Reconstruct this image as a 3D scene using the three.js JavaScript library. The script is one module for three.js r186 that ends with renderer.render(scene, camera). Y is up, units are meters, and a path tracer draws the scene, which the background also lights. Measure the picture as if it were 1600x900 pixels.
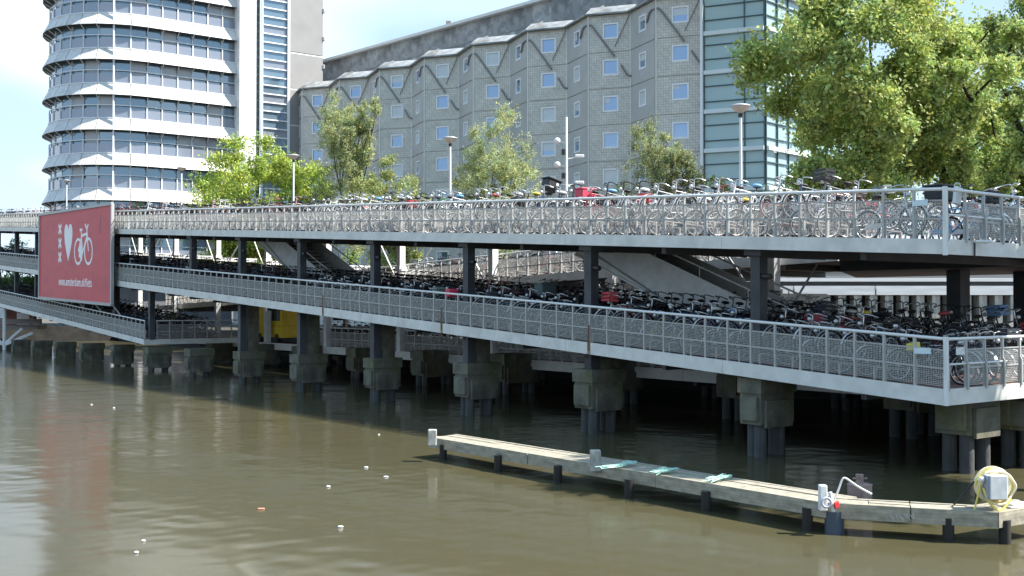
import * as THREE from 'three';
import { mergeGeometries } from 'three/addons/utils/BufferGeometryUtils.js';
import { ImprovedNoise } from 'three/addons/math/ImprovedNoise.js';
import { RoundedBoxGeometry } from 'three/addons/geometries/RoundedBoxGeometry.js';

// ------------------------------------------------------------------ camera, sky, sun, exposure
const W = 1024, H = 576, EYE = 3.57, FOCAL = 1700, PITCH = Math.atan(25 / 1700);
const scene = new THREE.Scene();
const camera = new THREE.PerspectiveCamera(THREE.MathUtils.radToDeg(2 * Math.atan(450 / FOCAL)), W / H, 0.1, 3000);
camera.position.set(0, EYE, 0);
camera.rotation.x = PITCH;
scene.add(camera);
const renderer = new THREE.WebGLRenderer({ antialias: true });
renderer.setSize(W, H);
renderer.toneMapping = THREE.LinearToneMapping;
renderer.toneMappingExposure = 2.25;
renderer.shadowMap.enabled = true;

const perlin = new ImprovedNoise();
const TO_SUN = new THREE.Vector3(0.81, 0.97, 0.12).normalize();
{
  const w = 1024, h = 512, d = new Float32Array(w * h * 4);
  const fbm = (x, y, z) => perlin.noise(x, y, z) + 0.5 * perlin.noise(2 * x, 2 * y, 2 * z) + 0.25 * perlin.noise(4 * x, 4 * y, 4 * z) + 0.12 * perlin.noise(8 * x, 8 * y, 8 * z);
  for (let j = 0; j < h; j++) for (let i = 0; i < w; i++) {
    const a = ((i + 0.5) / w - 0.5) * 2 * Math.PI, e = ((j + 0.5) / h - 0.5) * Math.PI;
    const y = Math.sin(e), c = Math.cos(e), x = c * Math.cos(a), z = c * Math.sin(a);
    let t = Math.pow(Math.max(0, Math.min(1, y / 0.55)), 0.30);
    let r = 0.66 + (0.215 - 0.66) * t, g = 0.745 + (0.355 - 0.745) * t, b = 0.80 + (0.525 - 0.80) * t;
    const hy = Math.max(y, 0.03);
    let m = fbm(x / (hy + 0.25) * 1.3 + 7.3, 2.1 + y * 3, z / (hy + 0.25) * 1.3 - 3.2);
    m = Math.max(0, Math.min(1, (m - 0.12) * 2.2)); m *= 0.34 * Math.max(0, 1 - Math.max(0, y - 0.1) / 0.8);
    r += (1.12 - r) * m; g += (1.13 - g) * m; b += (1.14 - b) * m;
    if (y < 0) { const k = Math.min(1, -y * 6); r += (0.10 - r) * k; g += (0.11 - g) * k; b += (0.09 - b) * k; }
    d.set([r, g, b, 1], (j * w + i) * 4);
  }
  const t = new THREE.DataTexture(d, w, h, THREE.RGBAFormat, THREE.FloatType);
  t.mapping = THREE.EquirectangularReflectionMapping; t.magFilter = t.minFilter = THREE.LinearFilter; t.needsUpdate = true;
  scene.background = t; scene.environment = t;
  scene.backgroundIntensity = 0.92; scene.environmentIntensity = 0.92;
}
const sun = new THREE.DirectionalLight(new THREE.Color().setRGB(1, 0.955, 0.88), 5.0);
sun.position.copy(TO_SUN).multiplyScalar(120).add(new THREE.Vector3(-5, 0, -45));
sun.target.position.set(-5, 0, -45);
sun.castShadow = true; sun.shadow.mapSize.set(4096, 4096); sun.shadow.radius = 1;
Object.assign(sun.shadow.camera, { left: -110, right: 110, top: 110, bottom: -110, near: 1, far: 400 });
scene.add(sun, sun.target);

// ------------------------------------------------------------------ helpers
function rng(seed) { let a = seed >>> 0; return () => { a = (a + 0x6D2B79F5) | 0; let t = Math.imul(a ^ (a >>> 15), 1 | a); t = (t + Math.imul(t ^ (t >>> 7), 61 | t)) ^ t; return ((t ^ (t >>> 14)) >>> 0) / 4294967296; }; }
const V = (x, y, z) => new THREE.Vector3(x, y, z);
// a point of the place that is seen at pixel (x, y) of the 1600x900 photograph, d metres ahead
function at(x, y, d) {
  const cx = (x - 800) / FOCAL, cy = (450 - y) / FOCAL, c = Math.cos(PITCH), s = Math.sin(PITCH);
  const ry = cy * c + s, rz = cy * s - c, k = d / -rz;
  return V(cx * k, EYE + ry * k, -d);
}
function atHeight(x, y, h) { const a = at(x, y, 1); const d = (h - EYE) / (a.y - EYE); return at(x, y, d); }
// axes of the bicycle parking: u runs along its front away to the left, v goes back from the front
const C0 = [8.475, -21.25], UX = -0.6075, UZ = -0.7944, VX = 0.7944, VZ = -0.6075;
const P = (u, v, y) => V(C0[0] + UX * u + VX * v, y, C0[1] + UZ * u + VZ * v);
const SL = 0.0591;
const upperY = u => 4.824 + SL * u, midY = u => 1.8825 + SL * u, lowY = u => -1.06 + SL * u;
const backY = u => 4.64 + 0.03 * (25 - u);
const GROUND = 1.35;

const used = {};
function numbered(n) { if (!(n in used)) { used[n] = 0; return n; } used[n]++; return n + '_' + String(used[n]).padStart(3, '0'); }
function tag(o, label, category, group, kind) {
  if (label) o.userData.label = label; if (category) o.userData.category = category;
  if (group) o.userData.group = group; if (kind) o.userData.kind = kind; return o;
}
function thing(name, pos, label, category, group) {
  const o = new THREE.Group(); o.name = numbered(name); o.position.copy(pos); scene.add(o);
  o.userData.base = undefined; delete o.userData.base;
  return tag(o, label, category, group);
}
function worldPos(o) { const p = V(0, 0, 0); for (let q = o; q && q !== scene; q = q.parent) p.add(q.position); return p; }
function mesh(name, geo, mat) { const m = new THREE.Mesh(geo, mat); m.name = name; m.castShadow = m.receiveShadow = true; return m; }
// geometry in its parent's own axes
function part(parent, name, geo, mat, pos) { const m = mesh(name, geo, mat); if (pos) m.position.copy(pos); parent.add(m); return m; }
// geometry laid out in the place's axes
function partW(parent, name, geo, mat) { const p = worldPos(parent); geo.translate(-p.x, -p.y, -p.z); return part(parent, name, geo, mat); }
function struct(name, geo, mat) { const m = mesh(numbered(name), geo, mat); m.userData.kind = 'structure'; scene.add(m); return m; }
const merge = list => mergeGeometries(list.map(g => { const q = g.index ? g.toNonIndexed() : g; for (const k of Object.keys(q.attributes)) if (!['position', 'normal', 'uv', 'color'].includes(k)) q.deleteAttribute(k); return q; }));

// eight corners: bottom a b c d (anticlockwise from above), top e f g h; uv in metres
function hex(a, b, c, d, e, f, g, h) {
  const quads = [[d, c, b, a], [e, f, g, h], [a, b, f, e], [b, c, g, f], [c, d, h, g], [d, a, e, h]], pos = [], uv = [], nor = [];
  for (const q of quads) {
    const w = q[1].clone().sub(q[0]), t = q[3].clone().sub(q[0]), n = w.clone().cross(t).normalize();
    const ux = w.clone().normalize(), uy = n.clone().cross(ux), horizontal = Math.abs(n.y) > 0.7;
    const map = p => { if (horizontal) return [p.x, -p.z]; const r = Math.abs(ux.y) > 0.7 ? uy : ux; return [p.dot(r), p.y]; };
    for (const i of [0, 1, 2, 0, 2, 3]) { pos.push(q[i].x, q[i].y, q[i].z); uv.push(...map(q[i])); nor.push(n.x, n.y, n.z); }
  }
  const geo = new THREE.BufferGeometry();
  geo.setAttribute('position', new THREE.Float32BufferAttribute(pos, 3)); geo.setAttribute('normal', new THREE.Float32BufferAttribute(nor, 3)); geo.setAttribute('uv', new THREE.Float32BufferAttribute(uv, 2));
  return geo;
}
// a block between u0..u1, v0..v1 in the parking's axes; heights are numbers or functions of u
function uvBox(u0, u1, v0, v1, y0, y1, off) {
  const f = (y, u) => (typeof y === 'function' ? y(u) : y), o = off || V(0, 0, 0), Q = (u, v, y) => P(u, v, y).sub(o);
  return hex(Q(u0, v0, f(y0, u0)), Q(u0, v1, f(y0, u0)), Q(u1, v1, f(y0, u1)), Q(u1, v0, f(y0, u1)), Q(u0, v0, f(y1, u0)), Q(u0, v1, f(y1, u0)), Q(u1, v1, f(y1, u1)), Q(u1, v0, f(y1, u1)));
}
// an upright wall slab from a to b (ground points), thickness th towards the right-hand side of a->b
function wallBox(a, b, y0, y1, th, grow = 0) {
  const d = V(b.x - a.x, 0, b.z - a.z).normalize(), n = V(-d.z, 0, d.x).multiplyScalar(th);
  const A = a.clone().addScaledVector(d, -grow), B = b.clone().addScaledVector(d, grow), s = (p, y, k) => V(p.x + n.x * k, y, p.z + n.z * k);
  return hex(s(A, y0, 1), s(B, y0, 1), s(B, y0, 0), s(A, y0, 0), s(A, y1, 1), s(B, y1, 1), s(B, y1, 0), s(A, y1, 0));
}
function bar(a, b, w, h = w) {          // rectangular bar from a to b
  const d = b.clone().sub(a), L = d.length(), g = new THREE.BoxGeometry(w, h, L), m = new THREE.Matrix4();
  const up = Math.abs(d.y) / L > 0.98 ? V(0.79, 0, -0.61) : V(0, 1, 0);
  m.lookAt(b, a, up); g.applyMatrix4(m); const c = a.clone().add(b).multiplyScalar(0.5); return g.translate(c.x, c.y, c.z);
}
function rod(a, b, r, seg = 8, r2 = r) {
  const d = b.clone().sub(a), L = d.length(), g = new THREE.CylinderGeometry(r2, r, L, seg, 1);
  g.applyQuaternion(new THREE.Quaternion().setFromUnitVectors(V(0, 1, 0), d.normalize()));
  const c = a.clone().add(b).multiplyScalar(0.5); return g.translate(c.x, c.y, c.z);
}
function tube(points, r, seg = 24, rad = 6) { return new THREE.TubeGeometry(new THREE.CatmullRomCurve3(points, false, 'catmullrom', 0.3), seg, r, rad, false); }
function bent(points, r, rad = 6) { const c = new THREE.CurvePath(); for (let i = 1; i < points.length; i++) c.add(new THREE.LineCurve3(points[i - 1], points[i])); return new THREE.TubeGeometry(c, (points.length - 1) * 6, r, rad, false); }

// ------------------------------------------------------------------ textures and materials
function noiseTile(size, cells, seed, oct = 4) {   // a tiling value noise, 0..1
  const out = new Float32Array(size * size); let amp = 1, tot = 0;
  for (let o = 0; o < oct; o++) {
    const n = cells << o, R = rng(seed + o * 77), g = new Float32Array(n * n); for (let i = 0; i < n * n; i++) g[i] = R();
    for (let y = 0; y < size; y++) for (let x = 0; x < size; x++) {
      const fx = x / size * n, fy = y / size * n, ix = fx | 0, iy = fy | 0; let tx = fx - ix, ty = fy - iy; tx = tx * tx * (3 - 2 * tx); ty = ty * ty * (3 - 2 * ty);
      const a = g[iy % n * n + ix % n], b = g[iy % n * n + (ix + 1) % n], c = g[(iy + 1) % n * n + ix % n], d = g[(iy + 1) % n * n + (ix + 1) % n];
      out[y * size + x] += amp * (a + (b - a) * tx + (c - a) * ty + (a - b - c + d) * tx * ty);
    }
    tot += amp; amp *= 0.55;
  }
  for (let i = 0; i < out.length; i++) out[i] /= tot; return out;
}
function dataTex(size, fn, srgb, metres) {
  const d = new Uint8Array(size * size * 4);
  for (let y = 0; y < size; y++) for (let x = 0; x < size; x++) { const c = fn(x, y, y * size + x); d.set([c[0], c[1], c[2], 255], (y * size + x) * 4); }
  const t = new THREE.DataTexture(d, size, size, THREE.RGBAFormat); t.wrapS = t.wrapT = THREE.RepeatWrapping; t.magFilter = THREE.LinearFilter; t.minFilter = THREE.LinearMipmapLinearFilter; t.generateMipmaps = true;
  if (srgb) t.colorSpace = THREE.SRGBColorSpace; t.repeat.set(1 / metres, 1 / metres); t.needsUpdate = true; return t;
}
const clamp = x => Math.max(0, Math.min(255, x));
const nA = noiseTile(512, 4, 11, 6), nB = noiseTile(512, 16, 23, 4), nC = noiseTile(512, 3, 5, 7);
// neutral mottling, multiplies a material's colour
const mottle = (lo, hi, metres, grain = 0.1) => dataTex(512, (x, y, i) => { const k = clamp(255 * (lo + (hi - lo) * Math.min(1, Math.max(0, (nA[i] - 0.25) * 2)) - grain * nB[i])); return [k, k, k]; }, true, metres);
const mottleSoft = mottle(0.95, 1.02, 9, 0.02), mottleFine = mottle(0.92, 1.03, 2.2, 0.05), mottleCoarse = mottle(0.72, 1.08, 5, 0.14);
const bumpGrain = dataTex(512, (x, y, i) => { const k = clamp(255 * (0.5 * nA[i] + 0.5 * nB[i])); return [k, k, k]; }, false, 1.6);
function mat(r, g, b, rough = 0.7, extra = {}) { const m = new THREE.MeshPhysicalMaterial({ roughness: rough, side: THREE.DoubleSide, ...extra }); m.color.setRGB(r, g, b); return m; }
const M = {
  fascia: mat(0.76, 0.75, 0.70, 0.5, { map: mottleFine }),
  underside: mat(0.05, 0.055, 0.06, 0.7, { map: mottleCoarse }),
  floor: mat(0.30, 0.17, 0.14, 0.9, { map: mottleCoarse, bumpMap: bumpGrain, bumpScale: 0.01 }),
  galv: mat(0.48, 0.48, 0.465, 0.5, { metalness: 0.2, map: mottleFine }),
  whiteSteel: mat(0.82, 0.82, 0.80, 0.45, { map: mottleFine }),
  wire: mat(0.58, 0.575, 0.545, 0.5, { metalness: 0.1 }),
  darkSteel: mat(0.07, 0.075, 0.085, 0.55, { map: mottleCoarse }),
  concrete: mat(0.29, 0.285, 0.255, 0.9, { map: dataTex(512, (x, y, i) => { const st = Math.max(0, Math.min(1, nB[((y >> 5) % 512) * 512 + x] * 5 - 3.1)) * Math.max(0, Math.min(1, nA[i] * 3 - 0.9)), k = 0.62 + 0.5 * nA[i] - 0.15 * nB[i], moss = Math.max(0, nC[i] * 2 - 1.05); return [clamp(225 * k * (1 - 0.2 * moss) + 70 * st), clamp(223 * k * (1 - 0.12 * moss) + 64 * st), clamp(208 * k * (1 - 0.5 * moss) + 26 * st)]; }, true, 2.4), bumpMap: bumpGrain, bumpScale: 0.02 }),
  pile: mat(0.12, 0.125, 0.125, 0.85, { map: mottleCoarse, bumpMap: bumpGrain, bumpScale: 0.02 }),
  rustPale: mat(0.46, 0.34, 0.22, 0.85, { map: mottleCoarse }),
  rust: mat(0.26, 0.12, 0.06, 0.9, { map: mottleCoarse }),
  stairGrey: mat(0.80, 0.82, 0.81, 0.55, { map: mottleFine }),
  earth: mat(0.14, 0.13, 0.11, 0.95, { map: mottleCoarse }),
  quay: mat(0.035, 0.033, 0.03, 0.95, { map: mottleCoarse, bumpMap: bumpGrain, bumpScale: 0.03 }),
  white: mat(0.80, 0.80, 0.79, 0.55, { map: mottleFine }),
  black: mat(0.022, 0.022, 0.024, 0.55),
  red: mat(0.55, 0.035, 0.05, 0.5),
};

// ------------------------------------------------------------------ setting: water, land, quay
{
  const S = 2048, d = new Uint8Array(S * S * 4), R = rng(91), w = [], M40 = 40;
  const base = noiseTile(1024, 10, 301, 6);
  const acc = new Float32Array(S * S);
  for (let i = 0; i < 46; i++) { // travelling ripples, whole numbers of waves on the tile
    const k = 10 + Math.pow(R(), 1.6) * 95, a = Math.PI * 0.5 + (R() - 0.5) * 1.9; w.push([Math.round(k * Math.cos(a)), Math.round(k * Math.sin(a)), R() * 6.28, 1 / Math.pow(k, 0.95)]);
  }
  let mx = 0;
  const sx = w.map(q => { const t = new Float32Array(S); return t; });
  for (let y = 0; y < S; y++) for (let x = 0; x < S; x++) {
    let s = 0; const i = y * S + x;
    acc[i] = 0.0;
    if (true) { for (let n = 0; n < w.length; n += 1) { const q = w[n]; s += q[3] * SIN((q[0] * x + q[1] * y) / S, q[2]); } }
    const nb = base[(y >> 1) * 1024 + (x >> 1)];
    acc[i] = s * (0.45 + 0.9 * nb) + nb * 0.25; if (Math.abs(acc[i]) > mx) mx = Math.abs(acc[i]);
  }
  for (let i = 0; i < S * S; i++) { const k = clamp(127.5 + 127.5 * acc[i] / mx); d[i * 4] = d[i * 4 + 1] = d[i * 4 + 2] = k; d[i * 4 + 3] = 255; }
  const t = new THREE.DataTexture(d, S, S, THREE.RGBAFormat); t.wrapS = t.wrapT = THREE.RepeatWrapping; t.magFilter = THREE.LinearFilter; t.needsUpdate = true; t.repeat.set(1 / M40, 1 / M40);
  const water = mat(0.076, 0.069, 0.037, 0.13, { ior: 1.33, specularIntensity: 0.75, bumpMap: t, bumpScale: 0.036 });
  const g = new THREE.PlaneGeometry(900, 900); g.rotateX(-Math.PI / 2);
  const p = g.attributes.position, uv = g.attributes.uv; for (let i = 0; i < p.count; i++) uv.setXY(i, p.getX(i), -p.getZ(i));
  struct('water', g, water).position.set(0, 0, -300);
}
function SIN(turns, ph) { return Math.sin(turns * 6.283185307 + ph); }
{
  const land = new THREE.Shape(), pts = [[-120, 14.6], [97, 14.6], [97, -80], [700, -80], [700, 700], [-500, 700], [-500, 14.6]];
  pts.forEach(([u, v], i) => { const q = P(u, v, 0); i ? land.lineTo(q.x, -q.z) : land.moveTo(q.x, -q.z); });
  const g = new THREE.ShapeGeometry(land); g.rotateX(-Math.PI / 2); const uv = g.attributes.uv, p = g.attributes.position;
  for (let i = 0; i < p.count; i++) uv.setXY(i, p.getX(i), p.getZ(i));
  g.translate(0, GROUND, 0); struct('ground', g, M.earth);
  struct('quay_wall', merge([uvBox(-120, 97, 14.55, 15.1, -0.6, GROUND + 0.12), uvBox(96.6, 97.2, -80, 14.5, -0.6, GROUND + 0.12)]), M.quay);
}

// ------------------------------------------------------------------ the bicycle parking: decks
function deck(name, label, u0, u1, v0, v1, fy, th, joint, end, kinds) {
  const t = thing(name, P(u0, v0, fy(u0)), label, 'parking deck');
  const lo = u => fy(u) - th + 0.03, hi = u => fy(u);
  partW(t, 'deck_floor', uvBox(u0 + 0.07, u1, v0 + 0.07, v1, u => fy(u) - 0.05, hi), M.floor);
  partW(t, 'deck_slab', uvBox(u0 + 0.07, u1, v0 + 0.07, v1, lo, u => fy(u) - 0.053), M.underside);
  const n = Math.round((u1 - u0) / joint);
  for (let i = 0; i < n; i++) { const a = u0 + (u1 - u0) * i / n, b = u0 + (u1 - u0) * (i + 1) / n; partW(t, 'fascia_panel', uvBox(a + (i ? 0.006 : 0), b - 0.006, v0, v0 + 0.064, u => fy(u) - th, u => fy(u) + 0.02), M.fascia); }
  if (end) for (let i = 0; i < 2; i++) partW(t, 'end_fascia_panel', uvBox(u0, u0 + 0.064, v0 + 0.066 + i * (v1 - v0) / 2, v0 + 0.062 + (i + 1) * (v1 - v0) / 2, fy(u0) - th, fy(u0) + 0.02), M.fascia);
  for (let u = u0 + 2; u < u1; u += 2.95) partW(t, 'cross_beam', uvBox(u, u + 0.14, v0 + 0.3, v1 - 0.1, q => fy(q) - th - 0.16, q => fy(q) - th + 0.02), M.darkSteel);
  return t;
}
deck('upper_parking_deck', 'topmost sloping front deck with pale grey steel fascia, full of bicycles', 0, 92, 0, 7, upperY, 0.28, 5.9, true);
deck('middle_parking_deck', 'middle sloping front deck with pale grey fascia, ending in the lower right corner', 0, 92, 0, 7, midY, 0.30, 5.9, true);
deck('lower_parking_deck', 'lowest sloping front deck at the left, its corner below the red sign', 46.2, 92, 0, 5.5, lowY, 0.27, 5.9, true);
deck('back_parking_ramp', 'ramp of bicycles behind, rising to the right between upper and middle decks', 8, 66, 7.6, 13.8, backY, 0.30, 7.3, false);
deck('waterside_parking_deck', 'level deck of bicycles at the back just above the water', -9, 60, 7.3, 14.3, u => 1.33, 0.36, 5.9, false);  // right-hand stretch added to block bright reflections under the decks
{
  const slabOf = (name, label, y, th) => {
    const t = thing(name, P(0, 7.02, y), label, 'platform'), o = worldPos(t), sh = (y0, y1) => hex(...[[0, 7.02], [0, 14.2], [12, 14.2], [7.5, 7.02]].map(([u, v]) => P(u, v, y0)), ...[[0, 7.02], [0, 14.2], [12, 14.2], [7.5, 7.02]].map(([u, v]) => P(u, v, y1)));
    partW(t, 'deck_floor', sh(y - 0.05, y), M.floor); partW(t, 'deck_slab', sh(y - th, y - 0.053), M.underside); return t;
  };
  slabOf('upper_turning_platform', 'dark-bottomed turning platform behind the upper deck at the right', 4.86, 0.34);
  slabOf('middle_turning_platform', 'shaded turning platform behind the middle deck at the right', 1.86, 0.34);
}

// ------------------------------------------------------------------ railings with woven steel panels
const POST_GAP = 0.7;
function wirePanel(dir, rise, L, y0, y1) {   // real wires; dir is the run along the deck, rise the slope
  const list = [], N = Math.round(L / 0.036), K = Math.round((y1 - y0) / 0.036), pt = (s, y) => V(dir.x * s, rise * s + y, dir.z * s);
  for (let i = 1; i < N; i++) { const s = L * i / N; list.push(bar(pt(s, y0), pt(s, y1), 0.0052, 0.005)); }
  for (let k = 0; k <= K; k++) { const y = y0 + (y1 - y0) * k / K; list.push(bar(pt(0.03, y), pt(L - 0.03, y), 0.005, 0.0052)); }
  return merge(list);
}
function railing(label, start, dir, rise, n, gap = POST_GAP, hTop = 1.0, hMesh = 0.78) {
  const t = thing('deck_railing', start, label, 'railing'), pt = (s, y) => V(dir.x * s, rise * s + y, dir.z * s), L = n * gap;
  part(t, 'top_rail', rod(pt(-0.03, hTop), pt(L, hTop), 0.034, 8), M.whiteSteel);
  part(t, 'middle_rail', bar(pt(0, 0.42), pt(L, 0.42), 0.03, 0.035), M.galv);
  part(t, 'panel_edge', bar(pt(0, hMesh), pt(L, hMesh), 0.025, 0.025), M.galv);
  const out = V(-dir.z, 0, dir.x).multiplyScalar(0.05);
  const post = merge([bar(V(0, -0.02, 0), V(0, hTop - 0.02, 0), 0.05, 0.05), bar(V(out.x, -0.02, out.z), V(out.x, 0.52, out.z), 0.028, 0.05), bar(V(out.x, 0.5, out.z), V(0, 0.6, 0), 0.03, 0.04)]);
  const wp = wirePanel(dir, rise, gap, 0.07, hMesh - 0.02);
  for (let i = 0; i <= n; i++) { part(t, 'post', post, M.galv, pt(i * gap, 0)); if (i < n) part(t, 'wire_panel', wp, M.wire, pt(i * gap, 0)); }
  return t;
}
const DU = V(UX, 0, UZ), DV = V(VX, 0, VZ);
railing('pale railing with wire panels along the front of the upper deck', P(0, 0.03, upperY(0)), DU, SL, 130);
railing('pale railing with wire panels along the front of the middle deck', P(0, 0.03, midY(0)), DU, SL, 130);
railing('railing of the lowest deck running left from the corner under the red sign', P(46.2, 0.03, lowY(46.2)), DU, SL, 64);
railing('short railing on the right-hand end of the upper deck', P(0.03, 0.75, upperY(0)), DV, 0, 9);
railing('short railing on the right-hand end of the middle deck', P(0.03, 0.75, midY(0)), DV, 0, 9);
railing('shaded railing on the end of the lowest deck', P(46.23, 0.7, lowY(46.2)), DV, 0, 7);
railing('railing of the ramp seen between upper and middle decks', P(8.2, 7.63, backY(8.2)), DU, -0.03, 80);
railing('railing along the back deck just above the water', P(-2, 7.33, 1.33), DU, 0, 61);
for (const [y, lab] of [[upperY(0), 'rounded corner post where the upper deck railing turns'], [midY(0), 'rounded corner post where the middle deck railing turns']]) {
  const t = thing('corner_post', P(0.02, 0.02, y), lab, 'railing post');
  part(t, 'post', rod(V(0, -0.3, 0), V(0, 1.05, 0), 0.05, 12), M.whiteSteel);
  part(t, 'stub_rail', merge([rod(V(0, 1.0, 0), DV.clone().multiplyScalar(0.75).setY(1.0), 0.034), rod(V(0, 0.5, 0), DV.clone().multiplyScalar(2.3).setY(0.5), 0.022)]), M.whiteSteel);
}

// ------------------------------------------------------------------ columns, piers
const ORD = ['first', 'second', 'third', 'fourth', 'fifth', 'sixth', 'seventh', 'eighth', 'ninth', 'tenth', 'eleventh', 'twelfth', 'thirteenth', 'fourteenth', 'fifteenth', 'sixteenth'];
const capTop = u => 1.75 - 0.0135 * (u - 11), capBot = u => capTop(u) - 1.07;
function pier(u, v, label, du, dv) {
  const t = thing('concrete_pier', P(u, v, 0), label, 'pier', null), R = rng(Math.round(u * 100 + v * 10)); du *= 0.9 + 0.2 * R(); dv *= 0.92 + 0.16 * R(); u += (R() - 0.5) * 0.06;
  const a = u - du / 2, b = u + du / 2, c = v - dv / 2, d = v + dv / 2, T = capTop(u), B = capBot(u);
  partW(t, 'cap', merge([uvBox(a, b, c, d, B, T), uvBox(a - 0.05, b + 0.05, c - 0.05, d + 0.05, T - 0.34, T + 0.012), uvBox(a + 0.06, b - 0.06, c - 0.09, c - 0.012, B + 0.1, T - 0.42), uvBox(a - 0.09, a - 0.012, c + 0.1, d - 0.15, B - 0.06, T - 0.5)]), M.concrete);
  for (const [x, y] of [[a + 0.2, c + 0.22], [b - 0.15, c + 0.3], [a + 0.25, d - 0.25], [b - 0.2, d - 0.2]]) partW(t, 'pile', rod(P(x, y, -0.8), P(x, y, B + 0.02), 0.15, 10), M.pile);
  return t;
}
const frameU = []; for (let k = 0; k < 15; k++) frameU.push(5.0 + 5.9 * k);
frameU.forEach((u, i) => {
  pier(u + 0.1, 0.82, `weathered concrete pier under the front edge, ${ORD[i]} from the right`, 0.68, 1.2);
  const t = thing('steel_column', P(u, 0.45, capTop(u)), `dark front column holding up the upper deck, ${ORD[i]} from the right`, 'column');
  if (i < 6) partW(t, 'plinth', uvBox(u - 0.12, u + 0.26, 0.7, 1.2, capTop(u), u2 => midY(u2) - 0.31), M.concrete);
  partW(t, 'shaft', uvBox(u - 0.14, u + 0.14, 0.3, 0.58, i < 6 ? capTop(u) : u2 => (u > 46 ? lowY(u2) : midY(u2)), u2 => upperY(u2) - 0.29), M.darkSteel);
  partW(t, 'bracket', uvBox(u - 0.25, u + 0.25, 0.2, 0.7, u2 => upperY(u2) - 0.42, u2 => upperY(u2) - 0.285), M.darkSteel);
  partW(t, 'spotlight', merge([rod(P(u - 0.15, 0.4, upperY(u) - 0.9), P(u - 0.38, 0.4, upperY(u) - 0.92), 0.07, 10)]), M.black);
  if (i < 9) pier(u, 6.9, `shaded concrete pier in the second row under the decks, ${ORD[i]} from the right`, 0.9, 1.7);
  if (i < 9) pier(u, 12.4, `shaded concrete pier in the back row under the decks, ${ORD[i]} from the right`, 0.9, 1.6);
});
pier(0.9, 2.35, 'grey concrete pier under the right-hand end of the middle deck', 0.8, 1.2);
pier(0.5, 4.1, 'grey concrete pier at the picture edge under the middle deck end', 0.8, 1.3);
for (let k = 0; k < 9; k++) {
  const u = 10.1 + 7.3 * k, v = 7.24, top = upperY(u) - 0.3, bot = midY(u);
  const t = thing('white_column', P(u, v, 1.33), `white painted column behind the parked bicycles, ${ORD[k]} from the right`, 'column');
  partW(t, 'shaft', uvBox(u - 0.15, u + 0.15, v - 0.15, v + 0.15, 1.36, upperY(u) - 0.05), M.whiteSteel);
  partW(t, 'collar', uvBox(u - 0.2, u + 0.2, v - 0.2, v + 0.2, bot + 1.35, bot + 1.55), M.whiteSteel);
  partW(t, 'cross_arm', uvBox(u - 0.08, u + 0.08, v + 0.16, v + 2.6, bot + 1.2, bot + 1.42), M.whiteSteel);
  partW(t, 'brace', bar(P(u + 0.2, v, bot + 0.7), P(u + 1.9, v - 0.02, upperY(u + 1.9) - 0.33), 0.06, 0.06), M.galv);
  partW(t, 'brace', bar(P(u - 0.15, v + 0.2, bot + 0.5), P(u - 0.9, v + 1.2, top - 0.1), 0.06, 0.06), M.galv);
  partW(t, 'tie_beam', uvBox(u + 0.2, u + 2.4, v - 0.06, v + 0.06, bot + 0.75, bot + 0.98), k % 2 ? M.whiteSteel : M.fascia);
}
for (const [u, v, w, lab] of [[5, 9, 0.42, 'broad dark column under the turning platform at the right'], [4.2, 11.6, 0.9, 'broad blue-black column nearest the right edge under the platform']]) {
  const t = thing('platform_column', P(u, v, 1.86), lab, 'column');
  partW(t, 'shaft', uvBox(u - w / 2, u + w / 2, v - 0.25, v + 0.25, 1.86, 4.53), M.darkSteel);
}

// ------------------------------------------------------------------ stairs between the decks
function stair(label, uT, uB, v0, v1) {
  const yT = upperY(uT), yB = midY(uB), n = 18, t = thing('staircase', P(uB, v0, yB), label, 'stairs');
  const line = u => yB + (yT - yB) * (u - uB) / (uT - uB);
  partW(t, 'side_panel', uvBox(uB, uT, v0, v0 + 0.04, u => line(u) - 0.5, u => line(u) + 0.62), M.stairGrey);
  partW(t, 'side_panel', uvBox(uB, uT, v1 - 0.04, v1, u => line(u) - 0.5, u => line(u) + 0.62), M.stairGrey);
  partW(t, 'soffit', uvBox(uB, uT, v0 + 0.05, v1 - 0.05, u => line(u) - 0.5, u => line(u) - 0.42), M.darkSteel);
  for (let i = 0; i < n; i++) { const a = uB + (uT - uB) * i / n, b = uB + (uT - uB) * (i + 1) / n, y = line(b); partW(t, 'step', uvBox(a, b - 0.01, v0 + 0.05, v1 - 0.05, y - 0.1, y), M.fascia); }
  for (const v of [v0 - 0.03, v1 + 0.03]) {
    const pts = [P(uB, v, line(uB) + 1), P(uT, v, line(uT) + 1)]; partW(t, 'handrail', rod(pts[0], pts[1], 0.028), M.whiteSteel);
    partW(t, 'stringer', bar(P(uB, v, line(uB) + 0.64), P(uT, v, line(uT) + 0.64), 0.07, 0.07), M.whiteSteel);
    partW(t, 'bottom_edge', bar(P(uB, v, line(uB) - 0.53), P(uT, v, line(uT) - 0.53), 0.06, 0.06), M.whiteSteel);
    for (let i = 0; i <= 5; i++) { const u = uB + 0.1 + (uT - uB - 0.2) * i / 5; partW(t, 'baluster', rod(P(u, v, line(u) + 0.66), P(u, v, line(u) + 1), 0.018, 6), M.whiteSteel); }
  }
  partW(t, 'brace', rod(P(uT - 0.4, v0 - 0.06, yT - 0.3), P(uB + 4.2, v0 - 0.06, line(uB + 4.2) - 0.6), 0.02, 6), M.galv);
}
stair('grey-sided staircase coming down to the right behind the middle deck bicycles', 15.7, 6.4, 4.0, 5.7);
stair('farther staircase with dark underside near the left, from upper to middle deck', 39.8, 31.3, 3.6, 5.4);

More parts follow.
